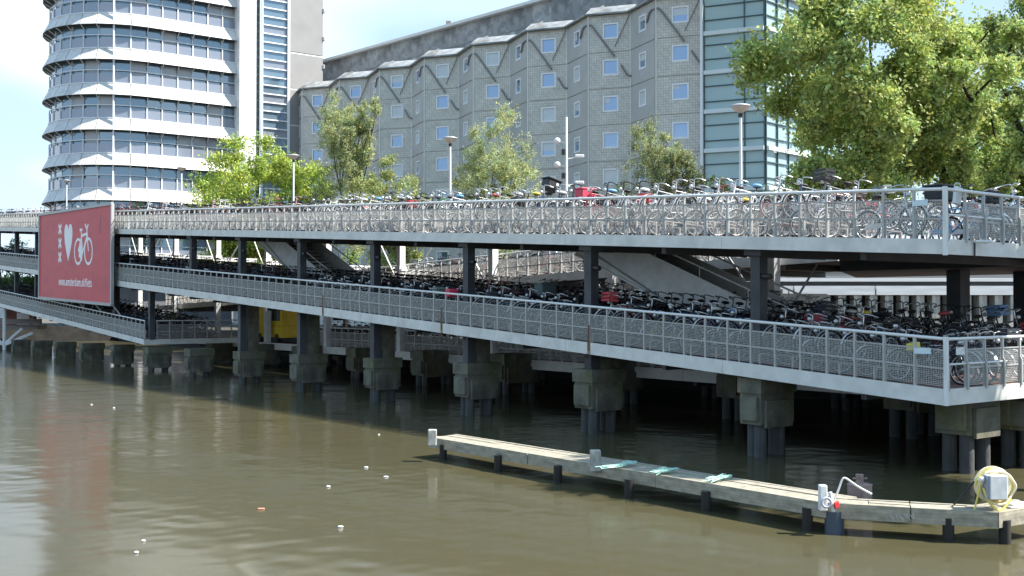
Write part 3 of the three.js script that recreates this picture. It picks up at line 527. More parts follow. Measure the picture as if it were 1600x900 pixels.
function tree(name, label, base, o) {
  const R = rng(o.seed), t = thing(name, base, label, o.cat || 'tree'), G = () => (R() + R() + R()) / 1.5 - 1;
  const limbs = [], tips = [];
  const grow = (a, dir, len, r, lv) => {
    const n = 4; let p = a.clone(), d = dir.clone();
    for (let i = 0; i < n; i++) { const q = p.clone().addScaledVector(d, len / n); const r1 = r * (1 - 0.5 * i / n), r2 = r * (1 - 0.5 * (i + 1) / n); limbs.push(rod(p, q, r1, lv ? 6 : 10, r2)); p = q; d.x += G() * 0.22; d.z += G() * 0.22; d.y += o.lift * 0.2 + G() * 0.1; d.normalize(); if (lv && i > 0 && lv < 3) tips.push(p.clone()); }
    if (lv < 3) { const k = lv === 0 ? o.forks : 3; for (let i = 0; i < k; i++) { const a2 = (i + R() * 0.6) / k * 6.28, sp = lv === 0 ? o.spread : o.spread * 1.1, nd = d.clone().add(V(Math.cos(a2) * sp, (R() - 0.2) * 0.4, Math.sin(a2) * sp)).normalize(); grow(p, nd, len * (0.62 + R() * 0.2) * (lv === 0 ? o.limb : 1), r * 0.52, lv + 1); } } else tips.push(p);
  };
  grow(V(0, 0, 0), V(o.lean || 0, 1, 0).normalize(), o.trunk, o.r, 0);
  const tr = part(t, 'trunk', merge(limbs), bark);
  const leafM = mat(1, 1, 1, 0.75, { vertexColors: true, transmission: o.trans ?? 0.35, thickness: 0, ior: 1.3 });
  const LP0 = leafGeo.attributes.position.array, LN0 = leafGeo.attributes.normal.array, nv = LP0.length / 3, pos = new Float32Array(o.n * nv * 3), nor = new Float32Array(o.n * nv * 3), colr = new Float32Array(o.n * nv * 3), tv = V(0, 0, 0);
  // lobes fill the crown's outline unevenly
  const lobes = []; const [cx, cy, cz, ax, ay, az] = o.crown;
  for (let i = 0; i < o.lobes; i++) { let d; do d = V(G(), G(), G()); while (d.length() < 0.05); d.normalize(); const k = 0.35 + 0.6 * Math.pow(R(), 0.5); const p = V(cx + d.x * ax * k, cy + d.y * ay * k * (d.y < 0 ? 0.9 : 1), cz + d.z * az * k); lobes.push({ p, r: o.lobeR * (0.6 + 0.7 * R()) }); }
  for (const q of tips) if (R() < (o.tipShare ?? 0.9)) lobes.push({ p: q, r: o.lobeR * 0.5 });
  const m = new THREE.Matrix4(), q = new THREE.Quaternion(), e = new THREE.Euler(), c = new THREE.Color();
  for (let i = 0; i < o.n; i++) {
    const L = lobes[Math.floor(R() * lobes.length)]; const d = V(G(), G() * 0.75, G()); if (d.length() > 0) d.multiplyScalar(0.55 + 0.45 * R());
    const p = L.p.clone().addScaledVector(d, L.r * 1.15); if (o.fine) p.y += (R() - 0.3) * L.r * 0.9;
    e.set(R() * 6.28, R() * 6.28, R() * 6.28); q.setFromEuler(e); const s = o.leaf * (0.7 + 0.7 * R());
    m.compose(p, q, V(s, s, s));
    const k = 0.45 + 0.95 * R(), y = R(); c.setRGB(o.col[0] * k * (0.85 + 0.35 * y), o.col[1] * k, o.col[2] * k * (1.15 - 0.4 * y));
    for (let w = 0; w < nv; w++) { const a = (i * nv + w) * 3; tv.fromArray(LP0, w * 3).applyMatrix4(m).toArray(pos, a); tv.fromArray(LN0, w * 3).applyQuaternion(q).toArray(nor, a); colr[a] = c.r; colr[a + 1] = c.g; colr[a + 2] = c.b; }
  }
  const cgeo = new THREE.BufferGeometry(); cgeo.setAttribute('position', new THREE.BufferAttribute(pos, 3)); cgeo.setAttribute('normal', new THREE.BufferAttribute(nor, 3)); cgeo.setAttribute('color', new THREE.BufferAttribute(colr, 3));
  part(t, 'crown', cgeo, leafM); return t;
}
const tp = (x, d) => at(x, 475, d).setY(GROUND);
tree('maple_tree', 'large leafy tree with dark forked trunk at the right', tp(1535, 50), { seed: 5, trunk: 6.0, r: 0.55, forks: 4, spread: 0.75, limb: 0.95, lift: 0.25, lean: -0.06, crown: [-5.4, 12.6, 0, 5.4, 7.4, 5.0], lobes: 84, lobeR: 1.6, n: 32000, leaf: 0.33, col: [0.48, 0.58, 0.20], trans: 0.55, tipShare: 0.75 });
tree('leafy_tree', 'tree at the right picture edge behind the forked trunk', tp(1640, 60), { seed: 15, trunk: 5.2, r: 0.3, forks: 3, spread: 0.5, limb: 0.62, lift: 0.2, crown: [-0.5, 12.5, 0, 4.6, 7.5, 4.5], lobes: 60, lobeR: 1.6, n: 15000, leaf: 0.34, col: [0.34, 0.42, 0.14], trans: 0.4 });
tree('leafy_tree', 'round bright green tree between the round tower and the hotel', tp(402, 88), { seed: 21, trunk: 4, r: 0.3, forks: 5, spread: 0.8, limb: 0.8, lift: 0.2, crown: [0.3, 8.9, 0, 6.4, 7.2, 4.5], lobes: 95, lobeR: 1.6, n: 19000, leaf: 0.33, col: [0.46, 0.57, 0.12], trans: 0.45 });
tree('poplar_tree', 'tall thin-leaved greyish tree before the left end of the hotel', tp(540, 84), { seed: 31, trunk: 7, r: 0.22, forks: 4, spread: 0.28, limb: 0.8, lift: 0.8, fine: 1, crown: [0, 11.8, 0, 2.6, 7.6, 2.6], lobes: 90, lobeR: 0.95, n: 7600, leaf: 0.22, col: [0.46, 0.52, 0.27], trans: 0.55 });
tree('leafy_tree', 'low yellow-green tree right of the tall greyish one', tp(618, 79), { seed: 41, trunk: 4, r: 0.18, forks: 4, spread: 0.5, limb: 0.8, lift: 0.4, crown: [-0.3, 8.3, 0, 3.2, 5.0, 2.6], lobes: 64, lobeR: 1.0, n: 7600, leaf: 0.24, col: [0.42, 0.48, 0.18], trans: 0.4 });
tree('birch_tree', 'wide airy pale tree behind the second lamp post', tp(780, 71), { seed: 51, trunk: 5, r: 0.16, forks: 4, spread: 0.4, limb: 0.8, lift: 0.5, fine: 1, crown: [0, 9.6, 0, 2.9, 5.6, 2.6], lobes: 110, lobeR: 0.75, n: 6400, leaf: 0.19, col: [0.52, 0.58, 0.31], trans: 0.55 });
tree('birch_tree', 'narrow airy tree in front of the hotel near the glass building', tp(1010, 63), { seed: 61, trunk: 5, r: 0.14, forks: 4, spread: 0.35, limb: 0.8, lift: 0.6, fine: 1, crown: [0, 8.6, 0, 1.6, 5.0, 1.5], lobes: 70, lobeR: 0.65, n: 4000, leaf: 0.18, col: [0.38, 0.43, 0.22], trans: 0.5 });
tree('birch_tree', 'small slight tree at the foot of the glass building', tp(1078, 61), { seed: 71, trunk: 4, r: 0.1, forks: 3, spread: 0.3, limb: 0.8, lift: 0.6, fine: 1, crown: [0, 7.4, 0, 0.8, 3.6, 0.8], lobes: 24, lobeR: 0.5, n: 1100, leaf: 0.2, col: [0.14, 0.18, 0.07], trans: 0.35 });
[[10, 118, 9, 5.5, 'dense shrub'], [55, 122, 8, 5, 'dense shrub beside the banner'], [-40, 116, 9, 5, 'dense shrub at the left edge']].forEach(([x, d, h, w, lab], i) =>
  tree('green_shrub', ['dark green bushes seen between the decks at the far left', 'dark green bushes just left of the red banner', 'dark green bushes at the left edge of the picture'][i], tp(x, d), { seed: 80 + i, cat: 'bush', trunk: 2, r: 0.2, forks: 5, spread: 0.9, limb: 1, lift: 0.2, crown: [0, h * 0.55, 0, w, h * 0.5, w], lobes: 30, lobeR: 1.3, n: 3200, leaf: 0.36, col: [0.12, 0.20, 0.06], trans: 0.3 }));
[[590, 72], [430, 80]].forEach(([x, d], i) => tree('green_shrub', ['green bush seen under the upper deck by the left staircase', 'green bush seen under the upper deck left of the staircase'][i], tp(x, d), { seed: 95 + i, cat: 'bush', trunk: 1.5, r: 0.12, forks: 4, spread: 0.8, limb: 1, lift: 0.2, crown: [0, 3.4, 0, 2.6, 3, 2], lobes: 20, lobeR: 0.9, n: 2000, leaf: 0.28, col: [0.2, 0.32, 0.06] }));

{
  const g = new THREE.BoxGeometry(16, GROUND + 0.6, 16); g.translate(21.2, (GROUND - 0.6) / 2, -17.2); struct('added_tree_ground', g, M.quay);  // ground added out of view only to carry the shade tree
  tree('added_shade_tree', 'added unseen tree beyond the right edge, shading the water behind the boom', V(17.6, GROUND, -19.5), { seed: 205, trunk: 9.8, r: 0.3, forks: 5, spread: 0.7, limb: 0.34, lift: 0.5, crown: [-0.8, 12.9, 0.4, 4.0, 1.9, 3.0], lobes: 70, lobeR: 0.8, n: 9000, leaf: 0.36, col: [0.34, 0.42, 0.14] });  // unseen tree added, its crown shaped to darken the water behind the boom
}
// ------------------------------------------------------------------ arcade behind the right-hand end
{
  const d = 46, X = x => at(x, 475, d).x, Y = y => at(1350, y, d).y, t = thing('white_arcade', V(X(1350), GROUND, -d), 'dark arcade with white bands and pale pillars behind the right-hand bicycles', 'building');
  const bx = (x0, x1, y0, y1, z0, z1) => new THREE.BoxGeometry(X(x1) - X(x0), Y(y0) - Y(y1), z1 - z0).translate((X(x0) + X(x1)) / 2, (Y(y0) + Y(y1)) / 2, (z0 + z1) / 2);
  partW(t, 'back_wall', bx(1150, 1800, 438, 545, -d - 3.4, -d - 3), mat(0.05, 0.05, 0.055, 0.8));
  partW(t, 'roof', bx(1150, 1800, 421, 434, -d - 3, -d + 0.4), mat(0.26, 0.27, 0.27, 0.6, { map: mottleCoarse }));
  partW(t, 'upper_band', bx(1150, 1800, 434.5, 440, -d, -d + 0.5), M.white);
  const jx = [1150, 1235, 1361, 1488, 1612, 1800]; for (let i = 0; i < 5; i++) partW(t, 'lower_band_panel', bx(jx[i] + 1.5, jx[i + 1] - 1.5, 447, 461, -d, -d + 0.6), M.white);
  partW(t, 'beam', bx(1150, 1800, 440.2, 446.8, -d - 0.4, -d + 0.2), M.darkSteel);
  for (let i = 0; i < 15; i++) { const x = 1262 + i * 24.2; partW(t, 'pillar', merge([bx(x - 6, x + 6, 461.5, 540, -d - 0.1, -d + 0.5), bx(x - 9, x + 9, 505, 540, -d - 0.12, -d + 0.52)]), mat(0.6, 0.58, 0.52, 0.9, { map: mottleCoarse })); }
}

// ------------------------------------------------------------------ yellow machine on the back deck, landing stage at the left
{
  const t = thing('yellow_machine', P(46.3, 7.9, 1.33), 'yellow work machine with a dark window between the piers', 'machine'), yel = mat(0.92, 0.64, 0.03, 0.45, { map: mottleFine });
  partW(t, 'body', merge([uvBox(45.60, 49.00, 7.6, 9.4, 1.64, 2.3), uvBox(46.90, 49.00, 7.55, 9.4, 2.3, 3.75)]), yel);
  partW(t, 'cab', uvBox(45.60, 46.86, 7.62, 9.3, 2.32, 3.7), yel);
  partW(t, 'window', uvBox(45.75, 46.70, 7.57, 7.61, 2.6, 3.45), mat(0.05, 0.07, 0.08, 0.1, { clearcoat: 1 }));
  partW(t, 'chassis', uvBox(45.40, 49.20, 7.7, 9.3, 1.42, 1.62), M.darkSteel);
  for (const u of [46.10, 48.40]) partW(t, 'wheel', rod(P(u, 7.56, 1.6), P(u, 7.75, 1.6), 0.26, 16), M.black);
}
{
  const t = thing('landing_stage', atHeight(10, 545, 0.0), 'white-posted landing stage on the water at the left edge', 'jetty'), d = 84, pt = (x, y, dd = d) => at(x, y, dd);
  for (const [x, y0, y1, r] of [[7, 478, 547, 0.14], [-30, 478, 547, 0.14]]) partW(t, 'post', rod(pt(x, y1), pt(x, y0), r, 10), M.whiteSteel);
  partW(t, 'brace', bar(pt(9, 538), pt(52, 520), 0.22), M.whiteSteel); partW(t, 'brace', bar(pt(9, 536), pt(35, 513), 0.18), M.whiteSteel); partW(t, 'brace', bar(pt(5, 538), pt(-25, 515), 0.22), M.whiteSteel);
  partW(t, 'walkway', bar(pt(-30, 512, 86), pt(66, 511, 86), 1.6, 0.35), mat(0.38, 0.33, 0.29, 0.9, { map: mottleCoarse }));
  partW(t, 'kerb', bar(pt(-30, 503, 86.5), pt(64, 502, 86.5), 0.4, 0.4), mat(0.45, 0.38, 0.34, 0.9, { map: mottleCoarse }));
  partW(t, 'sign_board', bar(pt(-4, 489), pt(6, 489), 0.1, 0.8), M.white);
  const b = thing('brick_hut', at(28, 505, 92).setY(1.2), 'little red brick hut behind the white landing stage', 'hut'); const q = at(26, 505, 92);
  partW(b, 'wall', new THREE.BoxGeometry(2.2, 1.6, 1.5).translate(q.x, 2.6, q.z), mat(0.34, 0.13, 0.11, 0.9, { map: mottleCoarse }));
  partW(b, 'doorway', new THREE.BoxGeometry(1.0, 1.3, 0.1).translate(q.x + 0.9, 2.5, q.z + 0.8), M.white);
  partW(b, 'roof', new THREE.BoxGeometry(2.5, 0.12, 1.8).translate(q.x, 3.47, q.z), M.darkSteel);
}

// ------------------------------------------------------------------ timber boom in the water
{
  const wood = mat(0.46, 0.445, 0.405, 0.9, { map: dataTex(512, (x, y, i) => { const s = nA[(y * 9 % 512) * 512 + (x >> 2)], k = 0.55 + 0.4 * s + 0.25 * nB[i]; return [clamp(245 * k), clamp(238 * k), clamp(222 * k)]; }, true, 1.5), bumpMap: bumpGrain, bumpScale: 0.02 });
  const pileM = mat(0.04, 0.036, 0.032, 0.8, { map: mottleCoarse }), TOP = 0.47, BOT = 0.25;
  const wf = (x, y, h) => atHeight(x, y, h);
  const A = wf(668, 683, TOP), B = wf(1292, 787, TOP), Cc = wf(1560, 802, TOP), D = wf(1640, 790, TOP);
  const t = thing('timber_boom', A.clone().setY(0), 'long weathered timber boom on short piles across the water', 'jetty');
  const seg = (a, b, width, rows, pieces, seed) => {
    const R = rng(seed), d = b.clone().sub(a).setY(0), L = d.length(); d.normalize(); const n = V(d.z, 0, -d.x); if (n.z > 0) n.negate();
    const q = (s, w, y) => a.clone().addScaledVector(d, s).addScaledVector(n, w).setY(y);
    for (let r = 0; r < rows; r++) for (let k = 0; k < pieces; k++) {
      const s0 = L * k / pieces + 0.006, s1 = L * (k + 1) / pieces - 0.006, w0 = 0.085 + (width - 0.085) * r / rows + 0.006, w1 = 0.085 + (width - 0.085) * (r + 1) / rows - 0.006, dy = (R() - 0.5) * 0.02, dz = (R() - 0.5) * 0.012;
      partW(t, 'plank', hex(q(s0, w0, TOP - 0.07), q(s1, w0, TOP - 0.07), q(s1, w1, TOP - 0.07), q(s0, w1, TOP - 0.07), q(s0, w0, TOP + dy), q(s1, w0, TOP + dy + dz), q(s1, w1, TOP + dy + dz), q(s0, w1, TOP + dy)), wood);
    }
    for (let k = 0; k < Math.ceil(pieces / 2); k++) { const m = Math.ceil(pieces / 2), s0 = L * k / m + 0.01, s1 = L * (k + 1) / m - 0.01, o = (R() - 0.5) * 0.02; for (const [w0, w1] of [[0, 0.08], [width + 0.01, width + 0.09]]) partW(t, 'side_timber', hex(q(s0, w0 + o, BOT), q(s1, w0 + o, BOT), q(s1, w1 + o, BOT), q(s0, w1 + o, BOT), q(s0, w0 + o, TOP + 0.012), q(s1, w0 + o, TOP + 0.012), q(s1, w1 + o, TOP + 0.012), q(s0, w1 + o, TOP + 0.012)), wood); }
    return q;
  };
  const q1 = seg(A, B, 0.74, 3, 6, 1), q2 = seg(B, Cc, 0.46, 2, 4, 2), q3 = seg(Cc, D, 0.5, 2, 2, 3);
  for (const [x, y] of [[692, 720], [778, 738], [872, 756], [984, 780], [1105, 801], [1265, 831], [1487, 848], [1576, 852]]) { const p = wf(x, y, 0); p.z -= 0.12; partW(t, 'pile', rod(V(p.x, -0.8, p.z), V(p.x, BOT + 0.1, p.z), 0.085, 12), pileM); }
  { const p = wf(1308, 836, 0); p.z -= 0.14; const b = partW(t, 'pile', rod(V(p.x, -0.8, p.z), V(p.x, BOT + 0.1, p.z), 0.15, 16), mat(0.05, 0.07, 0.10, 0.4)); b.userData.label = 'thick blue-black pile at the joint'; }
  const blockG = (p, h, w) => new RoundedBoxGeometry(w, h, w, 2, 0.02).translate(p.x, TOP - 0.1 + h / 2, p.z);
  for (const [x, y, h, w] of [[675, 690, 0.36, 0.19], [931, 729, 0.40, 0.2], [1289, 790, 0.4, 0.12]]) { const p = wf(x, y, TOP); p.z -= 0.12; partW(t, 'end_post', blockG(p, h, w), x > 1200 ? M.white : mat(0.55, 0.54, 0.5, 0.9, { map: mottleCoarse })); }
  // green netting and loose things on it
  const net = (x, y, w, dd, s) => { const R = rng(s), p = wf(x, y, TOP + 0.03), list = []; for (let i = 0; i < 9; i++) { const pts = []; for (let k = 0; k < 7; k++) pts.push(V((R() - 0.5) * w, 0.012 + R() * 0.05, (R() - 0.5) * dd)); list.push(tube(pts, 0.0065, 24, 4)); } const g = merge(list); const o = mesh(numbered('netting'), g, mat(0.46, 0.74, 0.65, 0.8)); o.position.copy(p); o.rotation.y = 0.88; scene.add(o); return o; };
  tag(net(965, 729, 1.1, 0.3, 6), 'heap of mint green netting beside the middle post of the boom', 'netting', 'green netting on the boom');
  tag(net(1035, 738, 0.9, 0.3, 7), 'flat strand of mint green netting right of the first heap', 'netting', 'green netting on the boom');
  tag(net(1120, 750, 0.9, 0.2, 9), 'thin trailing green netting farthest right on the boom', 'netting', 'green netting on the boom');
  // bent pipe and red fitting at the joint
  const pj = wf(1303, 788, TOP); const e = pj.z;
  const bp = thing('bent_pipe', pj, 'thin white bent pipe rising from the joint of the boom', 'pipe');
  const pp = (x, y) => at(x, y, -e + 0.0);
  partW(bp, 'pipe', tube([pp(1303, 782), pp(1309, 768), pp(1315, 751), pp(1318, 747), pp(1323, 748), pp(1340, 760), pp(1362, 772)], 0.016, 40, 8), M.white);
  const rf = thing('pipe_bracket', pj, 'white bracket with a small red tag at the foot of the bent pipe', 'bracket');
  partW(rf, 'red_tag', new RoundedBoxGeometry(0.1, 0.11, 0.03, 2, 0.012).rotateZ(0.3).rotateY(0.5).translate(pp(1303, 786).x, pp(1303, 786).y, e + 0.14), M.red);
  partW(rf, 'white_plate', bar(pp(1294, 767).setZ(e + 0.1), pp(1300, 797).setZ(e + 0.1), 0.045, 0.04), M.white);
  partW(rf, 'coil', new THREE.TorusGeometry(0.07, 0.022, 8, 16).translate(pp(1288, 783).x, pp(1288, 783).y, e + 0.12), mat(0.5, 0.5, 0.6, 0.5));
  // rusty mooring pile behind
  { const p = wf(1366, 812, 0); p.z -= 0.75; const s = -p.z / 1700, rz = thing('mooring_pile', V(p.x, 0, p.z), 'rusty brown steel mooring pile standing behind the boom', 'mooring post'), rb = mat(0.50, 0.36, 0.32, 0.85, { map: mottleCoarse, bumpMap: bumpGrain, bumpScale: 0.02 }); const yT = at(1366, 757, -p.z).y, yN = at(1366, 741, -p.z).y;
    part(rz, 'shaft', rod(V(0, -0.8, 0), V(0, yT, 0), 18.5 * s, 24), rb); part(rz, 'rim', new THREE.TorusGeometry(18 * s, 0.014, 8, 24).rotateX(Math.PI / 2).translate(0, yT, 0), rb);
    part(rz, 'neck', rod(V(0, yT, 0), V(0, yN, 0), 6 * s, 14), rb); part(rz, 'pin', rod(V(-0.12, yN - 0.07, 0), V(0.12, yN - 0.07, 0.02), 0.018, 8), rb); }
  // hose reel
  { const p = wf(1556, 796, TOP + 0.02); p.z -= 0.1; const d = -p.z, s = d / 1700, t2 = thing('hose_reel', p, 'round hose reel with yellow hose and white box standing on the boom', 'hose reel'), yel = mat(0.75, 0.62, 0.16, 0.6), cream = mat(0.80, 0.74, 0.56, 0.5);
    const c = V(4 * s, 35 * s, 0);
    part(t2, 'drum', merge([new THREE.CylinderGeometry(29 * s, 29 * s, 0.03, 28).rotateX(Math.PI / 2).translate(c.x, c.y, -0.1), new THREE.CylinderGeometry(20 * s, 20 * s, 0.2, 24).rotateX(Math.PI / 2).translate(c.x, c.y, 0)]), cream);
    for (let i = 0; i < 4; i++) { const Q = rng(40 + i), ring = []; for (let k = 0; k < 11; k++) { const a = k / 11 * 6.283, r = (24 + 4 * Q()) * s; ring.push(V(c.x + r * Math.cos(a), c.y + r * Math.sin(a) - 2 * s * Q(), -0.08 + i * 0.045 + Q() * 0.05)); } part(t2, 'hose', new THREE.TubeGeometry(new THREE.CatmullRomCurve3(ring, true), 60, 0.02, 7, true), i % 2 ? cream : yel); }
    part(t2, 'box', new RoundedBoxGeometry(27 * s, 37 * s, 0.16, 2, 0.015).translate(-2 * s, 36 * s, 0.18), M.white);
    part(t2, 'box_side', new THREE.BoxGeometry(4 * s, 36 * s, 0.14).translate(-17.5 * s, 36 * s, 0.17), mat(0.3, 0.31, 0.36, 0.6));
    part(t2, 'knob', new THREE.SphereGeometry(5 * s, 12, 8).translate(-24 * s, 47 * s, 0.15), M.white);
    for (const [x0, z0, x1, z1, m] of [[-24, 0.12, -33, 0.1, yel], [-24, -0.1, -48, -0.3, M.black], [22, -0.1, 40, -0.25, M.black]]) part(t2, 'leg', rod(V(x0 * s, 40 * s, z0), V(x1 * s, 0, z1), 0.015, 6), m);
    part(t2, 'loose_hose', tube([V(-22 * s, 34 * s, 0.16), V(-16 * s, 14 * s, 0.22), V(-4 * s, 2 * s, 0.2), V(8 * s, 1 * s, 0.15), V(24 * s, 16 * s, 0.1)], 0.02, 24, 6), yel);
    const sh = thing('white_sheet', wf(1592, 790, TOP + 0.02), 'white folded sheet lying at the right-hand end of the boom', 'sheet'); part(sh, 'fold', new RoundedBoxGeometry(0.5, 0.035, 0.22, 2, 0.015).rotateY(0.3), M.white); part(sh, 'fold', new RoundedBoxGeometry(0.36, 0.03, 0.18, 2, 0.012).rotateY(0.5).translate(-0.05, 0.034, 0), M.white); }
  // painted scrawl on the side timber
  { const R = rng(61), list = []; for (let i = 0; i < 9; i++) { const x = 1391 + i * 4.4, y0 = 801 + R() * 6; list.push([x, y0, x + 2 + R() * 4, y0 + 4 + R() * 6]); }
    const o = thing('chalk_scrawl', wf(1410, 806, 0.36), 'white scrawled paint marks on the side of the boom', 'graffiti'); const pz = (x, y) => { const f = (x - 1292) / (1560 - 1292), z = B.z + (Cc.z - B.z) * f + 0.016; return at(x, y, -z); };
    list.forEach(([x0, y0, x1, y1]) => partW(o, 'stroke', bar(pz(x0, y0), pz(x1, y1), 0.014, 0.006), M.white)); }
}
// floating scraps
[[572, 730, 'white'], [603, 745, 'white'], [532, 823, 'white'], [513, 760, 'white'], [592, 679, 'white'], [224, 845, 'white'], [213, 863, 'white'], [143, 632, 'white'], [178, 637, 'white'], [408, 795, 'orange']].forEach(([x, y, k], i) => {
  const p = atHeight(x, y, 0.012), R = rng(i + 3), o = mesh(numbered('floating_litter'), k === 'white' ? new THREE.SphereGeometry(0.028, 8, 6).scale(1.1 + R(), 0.7, 1) : new RoundedBoxGeometry(0.12, 0.025, 0.05, 1, 0.01), k === 'white' ? M.white : mat(0.8, 0.32, 0.2, 0.6));
  o.position.copy(p); scene.add(o); tag(o, k === 'white' ? 'small white scrap floating on the brown water' : 'flat orange scrap floating on the water', 'litter', k === 'white' ? 'white scraps floating on the water' : undefined);
});

// ------------------------------------------------------------------ bicycles
function colored(g, r, gg, b) { const n = g.attributes.position.count, a = new Float32Array(n * 3); for (let i = 0; i < n; i++) a.set([r, gg, b], i * 3); g.setAttribute('color', new THREE.BufferAttribute(a, 3)); return g; }
const WB = 0.54, WR = 0.335; // half the wheel base, wheel radius
function bikeShapes(kind) {
  const step = kind === 1, hb = kind === 2 ? 0.98 : 1.06, T = (a, b, r) => rod(V(...a), V(...b), r, 6);
  const bb = [-0.08, 0.29, 0], seat = [-0.24, 0.82, 0], head = [0.36, 0.86, 0], headL = [0.40, 0.66, 0], F = [WB, WR, 0], Rr = [-WB, WR, 0];
  const frame = [T(bb, seat, 0.019), T(bb, headL, 0.021), T(headL, head, 0.021)];
  frame.push(step ? bent([V(-0.19, 0.6, 0), V(0.05, 0.52, 0), V(0.38, 0.76, 0)], 0.018, 6) : T([-0.22, 0.76, 0], [0.375, 0.8, 0], 0.018));
  for (const z of [-0.045, 0.045]) { frame.push(T([Rr[0], Rr[1], z], [bb[0], bb[1], z * 0.7], 0.011), T([Rr[0], Rr[1], z], [-0.2, 0.7, z * 0.5], 0.01), T([F[0], F[1], z], [0.405, 0.68, z * 0.8], 0.014)); }
  frame.push(new THREE.BoxGeometry(0.5, 0.1, 0.03).translate(-0.3, 0.31, 0.06)); // chain case
  const bar_ = [tube([V(0.2, hb - 0.04, -0.29), V(0.34, hb, -0.25), V(0.4, hb + 0.02, -0.1), V(0.36, hb - 0.02, 0), V(0.4, hb + 0.02, 0.1), V(0.34, hb, 0.25), V(0.2, hb - 0.04, 0.29)], 0.015, 18, 5), T([0.36, 0.84, 0], [0.36, hb, 0], 0.015)];
  const saddle = [new THREE.SphereGeometry(0.12, 10, 6).scale(1.05, 0.38, 0.8).translate(-0.27, 0.94, 0), T([-0.24, 0.8, 0], [-0.265, 0.92, 0], 0.014)];
  const tyre = new THREE.TorusGeometry(WR - 0.02, 0.021, 5, 22), rim = [new THREE.TorusGeometry(WR - 0.05, 0.011, 4, 22), new THREE.CylinderGeometry(0.025, 0.025, 0.09, 6).rotateX(Math.PI / 2)];
  for (let i = 0; i < 9; i++) { const a = i * Math.PI * 2 / 9; rim.push(new THREE.BoxGeometry(WR - 0.06, 0.004, 0.004).translate((WR - 0.06) / 2, 0, 0).rotateZ(a)); }
  const guard = (a0, a1) => { const list = [], n = 7; for (let i = 0; i < n; i++) { const p = a0 + (a1 - a0) * i / n, q = a0 + (a1 - a0) * (i + 1) / n, r = WR + 0.022; list.push(bar(V(r * Math.cos(p), r * Math.sin(p), 0), V(r * Math.cos(q), r * Math.sin(q), 0), 0.055, 0.008)); } return merge(list); };
  const rack = [T([-0.3, 0.73, 0.05], [-0.78, 0.73, 0.05], 0.009), T([-0.3, 0.73, -0.05], [-0.78, 0.73, -0.05], 0.009), T([-0.56, 0.73, 0.05], [-0.56, 0.73, -0.05], 0.009), T([-0.78, 0.73, 0.05], [-0.78, 0.73, -0.05], 0.009), T([-0.72, 0.73, 0.06], [-WB, WR, 0.06], 0.007), T([-0.72, 0.73, -0.06], [-WB, WR, -0.06], 0.007)];
  const lamp = new THREE.SphereGeometry(0.055, 8, 6).scale(1, 1, 1).translate(0.45, 0.88, 0);
  return { frame: merge(frame), handlebar: merge(bar_), saddle: merge(saddle), tyre, rim: merge(rim), fg: guard(0.15, 2.5), rg: guard(0.2, 2.9), rack: merge(rack), lamp };
}
const KINDS = [0, 1, 2].map(bikeShapes);
const BM = { tyre: mat(0.02, 0.02, 0.021, 0.8), chrome: mat(0.55, 0.56, 0.57, 0.32, { metalness: 0.6 }), seat: mat(0.025, 0.022, 0.02, 0.6), rim: mat(0.68, 0.68, 0.67, 0.35, { metalness: 0.3 }) };
const PAINT = [['black', [0.014, 0.014, 0.016], 24], ['dark blue', [0.03, 0.05, 0.11], 5], ['grey', [0.22, 0.23, 0.24], 6], ['silver', [0.5, 0.51, 0.52], 5], ['white', [0.74, 0.74, 0.72], 4], ['red', [0.42, 0.03, 0.035], 2.2], ['green', [0.04, 0.16, 0.09], 1.4], ['light blue', [0.12, 0.36, 0.55], 1.3], ['yellow', [0.62, 0.45, 0.08], 0.8], ['pink', [0.55, 0.16, 0.22], 0.7]];
const paintM = PAINT.map(([n, c]) => mat(...c, 0.32, { clearcoat: 0.6, clearcoatRoughness: 0.2 })), paintSum = PAINT.reduce((s, p) => s + p[2], 0);
const guardM = [BM.tyre, BM.chrome, M.white];
const protos = {};
function makeBike(kind, paint, guard) {
  const key = kind + '_' + paint + '_' + guard; if (protos[key]) return protos[key];
  const S = KINDS[kind], g = new THREE.Group(), pm = paintM[paint];
  part(g, 'frame', S.frame, pm); part(g, 'handlebar', S.handlebar, guard === 0 ? BM.tyre : BM.chrome); part(g, 'saddle', S.saddle, BM.seat);
  for (const s of [-1, 1]) { const w = part(g, 'wheel', S.tyre, BM.tyre, V(s * WB, WR, 0)); part(w, 'rim', S.rim, BM.rim); part(g, 'mudguard', s > 0 ? S.fg : S.rg, guardM[guard] === BM.tyre ? pm : guardM[guard], V(s * WB, WR, 0)); }
  part(g, 'luggage_rack', S.rack, guard === 1 ? BM.chrome : BM.seat); part(g, 'front_lamp', S.lamp, BM.chrome);
  return protos[key] = g;
}
// one merged bicycle with its colours on the corners, for the far ones
const mergedBike = KINDS.map((S, k) => { const dup = g => g.clone(), list = [[S.frame, 1, 1, 1], [S.handlebar, 2.6, 2.6, 2.6], [S.saddle, 0.03, 0.03, 0.03]]; const out = list.map(([g, ...c]) => colored(dup(g.index ? g.toNonIndexed() : g), ...c.map(x => Math.min(1, x)))); for (const s of [-1, 1]) { out.push(colored(S.tyre.toNonIndexed().translate(s * WB, WR, 0), 0.03, 0.03, 0.03), colored(dup(S.rim).translate(s * WB, WR, 0), 0.6, 0.6, 0.6), colored(dup(s > 0 ? S.fg : S.rg).translate(s * WB, WR, 0), 0.9, 0.9, 0.9)); } out.push(colored(dup(S.rack), 0.2, 0.2, 0.2)); return merge(out); });

